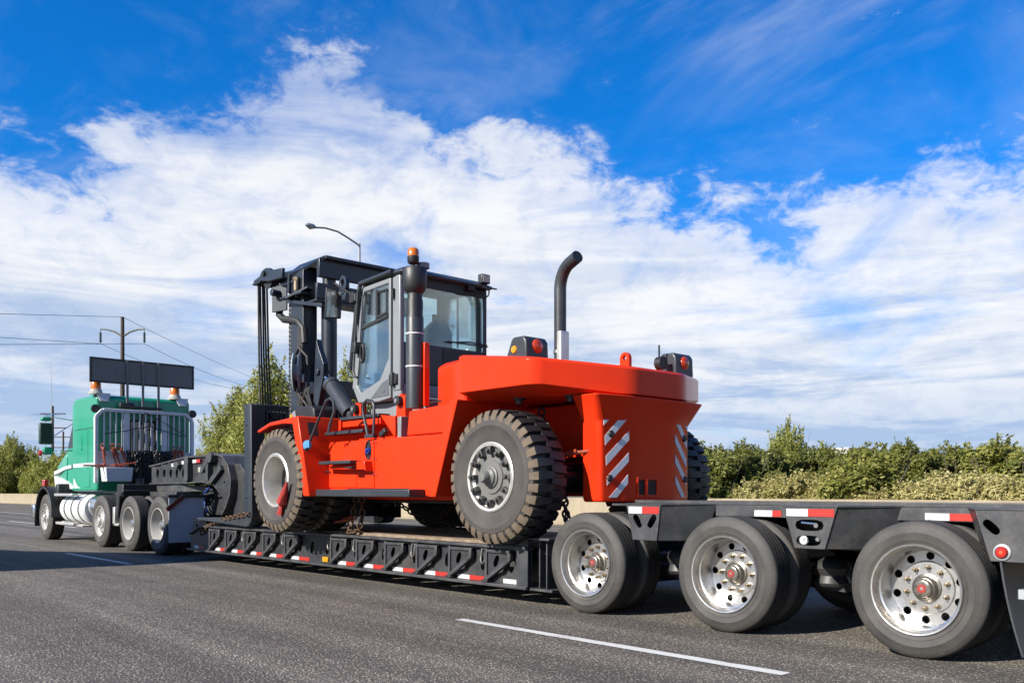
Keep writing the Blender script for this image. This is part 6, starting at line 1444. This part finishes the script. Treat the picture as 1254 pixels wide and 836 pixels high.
def stems_mesh(name, h, spread, n, r, seed, trunk=False):
    rd = random.Random(seed); mb = MB()
    if trunk:
        pts = [Vector((0, 0, 0))]
        for k in range(1, 7): pts.append(Vector((rd.uniform(-.03, .03) * h * k / 6, rd.uniform(-.03, .03) * h * k / 6, h * .92 * k / 6)))
        mb.tube(pts, [r * (1 - .85 * k / 6) for k in range(7)], 8)
        for k in range(n):
            t = rd.uniform(.12, .85); i = min(5, int(t * 6)); p = pts[i].lerp(pts[i + 1], t * 6 - i); a = rd.uniform(0, 6.28); l = spread * (1.05 - t) * rd.uniform(.7, 1.2) + .1 * h * .3
            e = p + Vector((math.cos(a) * l, math.sin(a) * l, l * rd.uniform(.6, 1.3))); mb.tube([p, p.lerp(e, .5) + Vector((0, 0, -.05 * l)), e], [r * .35 * (1 - .6 * t), r * .22 * (1 - .6 * t), r * .08], 5)
    else:
        for k in range(n):
            a = rd.uniform(0, 6.28); l = spread * rd.uniform(.2, .9)
            p = Vector((math.cos(a) * spread * .12, math.sin(a) * spread * .12, 0)); e = Vector((math.cos(a) * l, math.sin(a) * l, h * rd.uniform(.6, .92)))
            mb.tube([p, p.lerp(e, .5) + Vector((math.cos(a) * .05, 0, .05 * h)), e], [r, r * .7, r * .25], 5)
    me = bpy.data.meshes.new(name); me.from_pydata(mb.v, [], mb.f); me.materials.append(BARK)
    me.polygons.foreach_set('use_smooth', [True] * len(me.polygons)); return me
def lobes_for(kind, w, h, seed):
    rd = random.Random(seed); L = []
    if kind == 'bush':
        L.append((0, 0, h * .40, w * .50, w * .50, h * .38))
        for k in range(15):
            a = 2.4 * k + rd.uniform(-.4, .4); t = (k + .5) / 15; q = rd.uniform(.48, .80) * math.sin(math.pi * (.35 + .6 * t)) ** .6; s = rd.uniform(.17, .33)
            L.append((math.cos(a) * w * q, math.sin(a) * w * q, h * (.14 + .74 * t) * rd.uniform(.88, 1.06), w * s, w * s, w * s * rd.uniform(.8, 1.15)))
    elif kind == 'tree':
        nl = 26
        for k in range(nl):
            t = (k + .5) / nl; a = k * 2.4 + rd.uniform(-.5, .5); prof = math.sin(math.pi * min(1, .16 + t * .86)) ** .75 * w
            q = prof * rd.uniform(.30, .72); s = prof * rd.uniform(.34, .52) + .05 * w
            L.append((math.cos(a) * q, math.sin(a) * q, h * (.10 + .84 * t), s, s, s * rd.uniform(.75, 1.15)))
        L.append((0, 0, h * .5, w * .4, w * .4, h * .34)); L.append((0, 0, h * .93, w * .14, w * .14, h * .07))
    return L
VEG = {}
def veg_proto(key, kind, w, h, n, size, mat_, seed, **kw):
    VEG[key] = (leaves_mesh('crown', lobes_for(kind, w, h, seed), n, size, seed, mat_, **kw),
                stems_mesh('trunk', h, w, 7 if kind == 'bush' else 22, .03 if kind == 'bush' else h * .012, seed, kind == 'tree'), w, h)
for i in range(4): veg_proto(('green', i), 'bush', 1.0, 2.6, 9500, .058, LEAF_G if i % 2 else LEAF_D, 10 + i, sprigs=120, sprig_len=.28)
for i in range(3): veg_proto(('olive', i), 'bush', .95, 1.75, 8000, .052, LEAF_Y, 30 + i, sprigs=260, sprig_len=.30, shell=.62)
for i in range(3): veg_proto(('poplar', i), 'tree', 3.3, 10.0, 20000, .125, LEAF_T, 50 + i, sprigs=160, sprig_len=.9, shell=.35)
for i in range(2): veg_proto(('tall', i), 'bush', 3.4, 6.6, 12000, .125, LEAF_T, 70 + i, sprigs=260, sprig_len=1.0)
def plant(key, X, Y, sc, label, cat, name, rz, zs=1.0, group=None):
    cr, st, w, h = VEG[key]
    t = thing(name, (X, Y, -.03), label, cat, group); t.scale = (sc, sc, sc * zs); t.rotation_euler = (0, 0, rz)
    for nm, me in (('crown', cr), ('trunk', st)):
        o = bpy.data.objects.new(nm, me); COL.objects.link(o); o.parent = t
    return t
rd = random.Random(5)
def on(px_, Y): return pix(px_, 600, Y=Y).x
# right of the forklift: dark shrubs behind, dry olive shrubs in front
GB = 'green shrubs behind the barrier'; GO = 'dry shrubs along the barrier'
for i, (px_, Y, ytop) in enumerate(((878, 24.3, 551), (902, 25.2, 545), (930, 26.5, 541), (960, 28, 541), (990, 28.5, 546), (1022, 28, 550), (1056, 26.5, 543), (1076, 25.0, 546), (1098, 27.5, 539), (1124, 27.5, 541), (1152, 28.5, 541), (1180, 28.5, 540), (1206, 29, 543), (1232, 27.5, 537), (1262, 27.5, 540), (1300, 27, 542), (1345, 27, 545), (846, 26, 548), (815, 27, 548), (1060, 24.2, 560))):
    ytop += rd.uniform(-9, 0); sc = rd.uniform(.95, 1.35)
    q = pix(px_, ytop + 4, Y=Y); k = ('green', (i * 3) % 4)
    lab = 'tall dark green shrub behind the pale shrubs and the concrete barrier' if k[1] % 2 == 0 else 'yellowish green leafy shrub behind the pale shrubs and the concrete barrier'
    if px_ in (878, 902): lab = 'bright green shrub close beside the far rear forklift tyre' if px_ == 878 else 'leafy green shrub second from the far rear forklift tyre'
    if px_ == 1060: lab = 'green shrub reaching down to the barrier between the dry tan shrubs'
    plant(k, q.x, Y, sc, lab, 'shrub', 'green_shrub', rd.uniform(0, 6.28), (q.z + .05) / (2.6 * sc), GB if px_ not in (878, 902, 1060) else None)
for i in range(17):
    px_ = 850 + i * 27 + rd.uniform(-6, 6); Y = 31.5 + rd.uniform(-1, 2); q = pix(px_, 545 + rd.uniform(-4, 5), Y=Y)
    plant(('green', (i * 3 + 1) % 4), q.x, Y, 1.5, 'dense green shrub in the rearmost row behind the barrier', 'shrub', 'green_shrub', rd.uniform(0, 6.28), (q.z + .05) / (2.6 * 1.5), 'rear row of green shrubs')
for i, (px_, Y, ytop) in enumerate(((930, 23.8, 582), (962, 24.0, 577), (992, 24.2, 573), (1022, 24.0, 574), (1096, 23.8, 586), (1124, 23.8, 583), (1156, 24.2, 576), (1186, 24.3, 573), (1216, 24.0, 577), (1246, 24.0, 574), (1285, 24, 576), (1330, 24, 576), (1040, 23.9, 580), (1170, 23.7, 585))):
    ytop += rd.uniform(-4, 7)
    q = pix(px_, ytop + 2, Y=Y); k = ('olive', i % 3)
    plant(k, q.x, Y, 1.0, 'dry olive tan feathery shrub leaning over the concrete barrier', 'shrub', 'olive_shrub', rd.uniform(0, 6.28), (q.z - .1) / 1.75, GO)
q = pix(964, 521, Y=31); plant(('tall', 1), q.x, 31, .34, 'pale green treetop rising above the dark shrubs right of the forklift', 'tree', 'poplar_tree', .4, q.z * 1.05 / (6.6 * .34))
q = pix(1100, 538, Y=37); plant(('poplar', 2), q.x, 37, q.z / 10.0, 'thin treetop showing just above the shrubs beyond the trailer tail', 'tree', 'poplar_tree', 2.4)
# poplars behind the mast
for i, (px_, Y, ytop, lab, zs) in enumerate(((332, 27.5, 424, 'tall sunlit poplar behind the forklift mast and hoses', .95), (290, 29.5, 462, 'shorter poplar between the gooseneck and the forklift mast', 1.0), (424, 28, 430, 'poplar showing between the mast columns and the grey cab', 1.1), (268, 26.5, 522, 'low leafy poplar sapling beside the trailer gooseneck', .9), (372, 31, 452, 'poplar hidden in part behind the dark mast columns', 1.0))):
    q = pix(px_, ytop, Y=Y); s = q.z / 10.0
    plant(('poplar', i % 3), q.x, Y, s / zs * .96, lab, 'tree', 'poplar_tree', rd.uniform(0, 6.28), zs)
for i, (px_, Y, ytop) in enumerate(((262, 25.5, 545), (300, 25.5, 540), (345, 25.5, 538), (395, 25.5, 545), (440, 25.5, 545), (245, 27, 548), (500, 26, 548), (560, 26, 550))):
    q = pix(px_, ytop, Y=Y); plant(('tall', i % 2), q.x, Y, .62, 'leafy shrub along the barrier behind the gooseneck and forklift', 'shrub', 'green_shrub', rd.uniform(0, 6.28), (q.z - .3) / (6.6 * .62), 'shrubs behind the trailer')
# left of the tractor
for i, (px_, Y, ytop, sc) in enumerate(((-38, 25, 528, 1.1), (-18, 25.5, 530, 1.05), (4, 25.5, 530, 1.0), (20, 25, 534, .9), (34, 27, 548, .7), (50, 26, 562, .7), (60, 25, 552, .8), (74, 25, 547, .85), (90, 25, 548, .8), (105, 26, 552, .8), (12, 24.5, 545, .7), (-60, 25, 530, 1.2))):
    q = pix(px_, ytop, Y=Y); plant(('tall', i % 2), q.x, Y, sc, 'tall sunlit leafy shrub behind the barrier ahead of the green truck', 'shrub', 'tall_shrub', rd.uniform(0, 6.28), (q.z - .4) / (6.6 * sc), 'tall shrubs ahead of the truck')
# dry grass verge behind the barrier
def grass_strip():
    rg = np.random.default_rng(3); n = 26000
    X = rg.uniform(-70, 8, n); Y = rg.uniform(22.7, 31, n); h = rg.uniform(.15, .5, n)
    a = rg.uniform(0, 6.28, n); w = .02
    v = np.zeros((n, 3, 3)); dx = np.cos(a) * w; dy = np.sin(a) * w
    v[:, 0] = np.stack([X - dx, Y - dy, np.full(n, -.03)], 1); v[:, 1] = np.stack([X + dx, Y + dy, np.full(n, -.03)], 1)
    v[:, 2] = np.stack([X + rg.normal(size=n) * .1, Y + rg.normal(size=n) * .1, h], 1)
    me = bpy.data.meshes.new('dry_grass'); me.from_pydata(v.reshape(-1, 3).tolist(), [], np.arange(3 * n).reshape(-1, 3).tolist()); me.materials.append(LEAF_Y)
    o = bpy.data.objects.new('dry_grass', me); COL.objects.link(o); tag(o, 'dry tan grass growing behind the barrier', 'grass', kind='stuff')
grass_strip()

# ================================================================== POLES, LAMP, FAR THINGS
def wire(a, b, sag, lab, n=24, r=.02):
    a = Vector(a); b = Vector(b); pts = []
    for k in range(n + 1):
        t = k / n; p = a.lerp(b, t); p.z -= sag * 4 * t * (1 - t); pts.append(p)
    mb = MB(); mb.tube(pts, r, 5); o = mb.obj('power_line', WIRE); tag(o, lab, 'wire', 'power lines on the wooden pole'); return o
PY = 28.0
top = pix(150, 388, Y=PY); base = Vector((top.x, PY, -.03))
# the line crosses the road: cross-arms spread along the view's right
ax_ = Vector((SP, CP, 0))
up = thing('utility_pole', base, 'tall wooden utility pole with curved arms and hanging green insulators above the truck', 'utility pole')
mb = MB(); mb.tube([base, base + Vector((0, 0, 8)), top], [.26, .21, .15], 12); mb.obj('pole', POLEW, up)
sc_ = 80 / 1100.0                                             # metres for one photograph pixel at the pole
arms = []
for s_ in (-1, 1):
    e = Vector((top.x, top.y, top.z - 1.08)) + ax_ * s_ * 1.95
    c0 = Vector((top.x, top.y, top.z - 1.75))
    mb = MB(); mb.tube([c0, c0.lerp(e, .35) + Vector((0, 0, .20)), c0.lerp(e, .7) + Vector((0, 0, .16)), e], [.10, .08, .07, .06], 8); mb.obj('cross_arm', mat('arm_weathered', (.25, .25, .20), .7), up)
    mb = MB(); prof_ = []
    for k in range(10): prof_ += [(.07, -.3 - k * .09), (.12, -.33 - k * .09), (.07, -.37 - k * .09)]
    mb.lathe([(0, -.28)] + prof_ + [(0, -1.25)], c=e, axis='z', n=10); mb.cyl(e, e + Vector((0, 0, -.3)), .03, n=6); mb.obj('insulator', INSUL, up)
    arms.append(e + Vector((0, 0, -1.3)))
armL, armR = arms
# the wires run to a pole hidden behind the poplars and to one on the near side of the road
fp = pix(330, 470, D=150)
f2 = thing('utility_pole', (fp.x, fp.y, -.03), 'far wooden utility pole standing behind the tall poplar', 'utility pole')
mb = MB(); mb.tube([(fp.x, fp.y, -.03), (fp.x, fp.y, fp.z)], [.26, .15], 10); mb.obj('pole', POLEW, f2); mb = MB(); mb.bar((fp - ax_ * 1.9 + Vector((0, 0, -1.2))), (fp + ax_ * 1.9 + Vector((0, 0, -1.2))), .14, .16); mb.obj('cross_arm', POLEW, f2)
npole = Vector((-60.0, -15.0, 0)); ntop = Vector((-60.0, -15.0, 15.6))
wire(top, fp, .3, 'thin top power line sloping down from the wooden pole towards the poplars')
wire(armR, fp + ax_ * 1.8 + Vector((0, 0, -1.1)), 1.0, 'thin power line from the right-hand insulator sloping down to the poplars')
wire(armL, fp - ax_ * 1.8 + Vector((0, 0, -1.1)), 1.0, 'thin power line from the left-hand insulator passing behind the sign board')
def through0(a, b, py_):
    d0 = pix(0, 601.5, D=1.0); A, B = Vector((a.x, a.y)), Vector((b.x, b.y)); e_ = B - A
    den = e_.x * d0.y - e_.y * d0.x; t_ = -(A.x * d0.y - A.y * d0.x) / den
    p_ = A + e_ * t_; dep = -p_.x * CP + p_.y * SP
    return Vector((b.x, b.y, a.z + (CAM_H + (HORIZON - py_) / F_PX * dep - a.z) / t_))
nt_ = through0(top, ntop, 383.5)
f3 = thing('utility_pole', (npole.x, npole.y, -.03), 'wooden utility pole on the near side of the highway ahead of the truck', 'utility pole')
mb = MB(); mb.tube([(npole.x, npole.y, -.03), nt_], [.26, .15], 10); mb.obj('pole', POLEW, f3); mb = MB(); mb.bar(nt_ + Vector((-1.9, 0, -1.6)), nt_ + Vector((1.9, 0, -1.6)), .14, .16); mb.obj('cross_arm', POLEW, f3)
wire(top, nt_, .05, 'thin top power line crossing the road from the pole tip')
wire(armL, through0(armL, ntop + Vector((-1.8, 0, -1.5)), 412.5), .05, 'upper of two close power lines crossing the road from the left insulator')
wire(armR, through0(armR, ntop + Vector((1.8, 0, -1.5)), 421), .05, 'lower of two close power lines crossing the road from the right insulator')
# slim far poles seen past the truck mirrors
for px_, yt, D, lab in ((64.5, 497, 140, 'slim far utility pole with flat cross arm behind the truck mirror'), (77.5, 528, 190, 'smaller far utility pole seen between the mirror arms and the cab')):
    t = pix(px_, yt, D=D); u_ = thing('utility_pole', (t.x, t.y, -.03), lab, 'utility pole')
    mb = MB(); mb.tube([(t.x, t.y, -.03), t], [.26, .18], 8); mb.obj('pole', POLEW, u_)
    mb = MB(); 
    for dz in (-1.2, -3.4): mb.bar(t - ax_ * 2.0 + Vector((0, 0, dz)), t + ax_ * 2.0 + Vector((0, 0, dz)), .16, .18)
    mb.obj('cross_arm', POLEW, u_)
# street lamp
LY = 24.5
t = pix(440, 298, Y=LY); e = pix(386, 278.5, Y=LY - 2.6)
lamp = thing('street_lamp', (t.x, LY, -.03), 'tall grey street lamp with a curved arm rising behind the forklift mast', 'street lamp')
mb = MB(); mb.tube([(t.x, LY, -.03), (t.x, LY, 6), t], [.12, .09, .065], 10); mb.obj('pole', GALV, lamp)
a0 = t + Vector((0, 0, -.05)); mid = a0.lerp(e, .5) + Vector((0, 0, .22))
mb = MB(); mb.tube([a0 + Vector((0, 0, -.05)), a0.lerp(e, .25) + Vector((0, 0, .10)), mid, a0.lerp(e, .78) + Vector((0, 0, .16)), e], .045, 8); mb.obj('arm', GALV, lamp)
d = (e - a0); d.z = 0; d.normalize()
mb = MB(); mb.tube([e - d * .05, e + d * .12 + Vector((0, 0, .03)), e + d * .40 + Vector((0, 0, .02)), e + d * .55], [.05, .11, .12, .04], 10)
mb.obj('lamp_head', GALV, lamp)
mb = MB(); mb.tube([e + d * .12 + Vector((0, 0, -.04)), e + d * .28 + Vector((0, 0, -.07)), e + d * .44 + Vector((0, 0, -.05))], [.05, .09, .05], 10); mb.obj('lamp_lens', CLEARL, lamp)
# white building far behind the shrubs
q = pix(1022, 551, D=150)
wb = thing('white_building', (q.x, q.y, -.03), 'white flat-roofed building just showing above the shrubs', 'building')
mb = MB(); mb.box(q.x - 2.4, q.x + 2.4, q.y, q.y + 8, -.03, q.z + .10); mb.obj('wall', WHITEP, wb, bevel=.05)
mb = MB(); mb.box(q.x - 2.6, q.x + 2.6, q.y - .2, q.y + 8.2, q.z + .10, q.z + .35); mb.obj('roof', WHITEP, wb, bevel=.04)
mb = MB()
for k in range(4): mb.box(q.x - 2.1 + k * 1.1, q.x - 1.4 + k * 1.1, q.y - .02, q.y + .02, 1.2, 2.4)
mb.obj('window_band', GLASSD, wb)
# panel van in the next lane, just ahead of the camera; its shadow lies across the lanes
VF = 2.95; VW = 1.95; vy0, vy1 = VF - VW, VF
cot = 1 / math.tan(SUN_EL)
def vsh(px_, py_):
    q = pix(px_, py_, Z=0); k = (q.y - VF) / SUN_TRAVEL.y
    return (q.x - SUN_TRAVEL.x * k, k / cot)
xr = vsh(150, 691)[0]
(xa_, za_), (xb_, zb_) = vsh(0, 676), vsh(170, 677.5)
sl_v = (zb_ - za_) / (xb_ - xa_)
xtop = xa_ + (2.62 - za_) / sl_v
xnose = xa_ - (za_ - .98) / sl_v if za_ > .98 else xa_ - .2
van = thing('panel_van', ((xr + xnose) / 2, (vy0 + vy1) / 2, 0), 'plain white high-roof panel van in the lane beside the lowboy rig', 'van')
vp = [(xr, .42), (xr, 2.50), (xr - .12, 2.64), (xtop, 2.64), (xnose, 1.02), (xnose - .62, .90), (xnose - .78, .70), (xnose - .78, .40)]
mb = MB(); mb.py(vp, vy0, vy1); vb = mb.obj('body', WHITEP, van, bevel=.10, seg=4)
def vx(z): return xnose + (xtop - xnose) * (z - 1.02) / 1.62
mb = MB(); mb.rings([[(vx(z) - .02 + d, y, z) for z, y in ((1.12, vy0 + .14), (1.12, vy1 - .14), (2.1, vy1 - .2), (2.1, vy0 + .2))] for d in (0, .03)]); mb.obj('windshield', GLASSD, van)
for y in (vy0, vy1):
    mb = MB(); mb.py([(vx(1.2) + .22, 1.2), (vx(1.95) + .12, 1.95), (vx(1.95) + .75, 1.95), (vx(1.95) + .75, 1.2)], y - .008, y + .008); mb.obj('door_window', GLASSD, van)
    mb = MB(); mb.box(vx(1.95) + .85, vx(1.95) + .86, y - .006, y + .006, .5, 2.3); mb.box(xnose - .5, xr, y - .010, y + .010, .60, .68); mb.obj('side_moulding', BLACKP, van)
mb = MB(); mb.box(xr - .01, xr + .012, (vy0 + vy1) / 2 - .006, (vy0 + vy1) / 2 + .006, .55, 2.4); mb.obj('rear_door_seam', BLACKP, van)
for y in (vy0 + .12, vy1 - .12):
    mb = MB(); mb.box(xr - .02, xr + .02, y - .07, y + .07, 1.0, 1.55); mb.obj('tail_lamp', REDL, van, bevel=.01)
    mb = MB(); mb.box(xr - .005, xr + .012, y - .62 if y > 2 else y + .15, y - .15 if y > 2 else y + .62, 1.5, 2.1); mb.obj('rear_window', GLASSD, van)
    mb = MB(); mb.box(xnose - .80, xnose - .60, y - .12, y + .12, .68, .82); mb.obj('headlamp', CLEARL, van, bevel=.03)
mb = MB(); mb.box(xr - .05, xr + .10, vy0 + .05, vy1 - .05, .35, .52); mb.obj('rear_bumper', BLACKP, van, bevel=.03)
v0 = None
for ax in (xnose - .25, xr - .95):
    for y, rz in ((vy0 + .02, 0), (vy1 - .02, math.pi)):
        if v0 is None: v0 = make_wheel('convex', .36, .245, .22, van, (ax, y, .36)); ORG[v0.name] = Vector((ax, y, .36))
        else: copy_tree(v0, van, (ax, y, .36), rz)
# distant hills
def hills():
    rg = random.Random(9); mb = MB(); pts = []; n = 120
    for i in range(n + 1):
        a = R(95 + 150 * i / n) - R(60); r = 6500
        h = 165 + 50 * math.sin(i * .21) + 35 * math.sin(i * .57 + 1) + 18 * math.sin(i * 1.3)
        pts.append((r, a, h))
    rows = []
    for f_, hh in ((.86, 0.0), (.93, .6), (1.0, 1.0), (1.1, .5)):
        rows.append([(r * f_ * math.cos(a), r * f_ * math.sin(a), -5 + h * hh) for r, a, h in pts])
    vs_ = [p for r_ in rows for p in r_]; m_ = n + 1
    fs_ = [(j * m_ + i, j * m_ + i + 1, (j + 1) * m_ + i + 1, (j + 1) * m_ + i) for j in range(3) for i in range(n)]
    mb.add(vs_, fs_); o = mb.obj('hills', mat('haze_tinted_forest', (.06, .09, .12), .9, var=.2, scale=.002)); tag(o, 'low forested hills on the horizon', kind='structure')  # forest colour shifted to blue: distance haze is put into the base colour
hills()
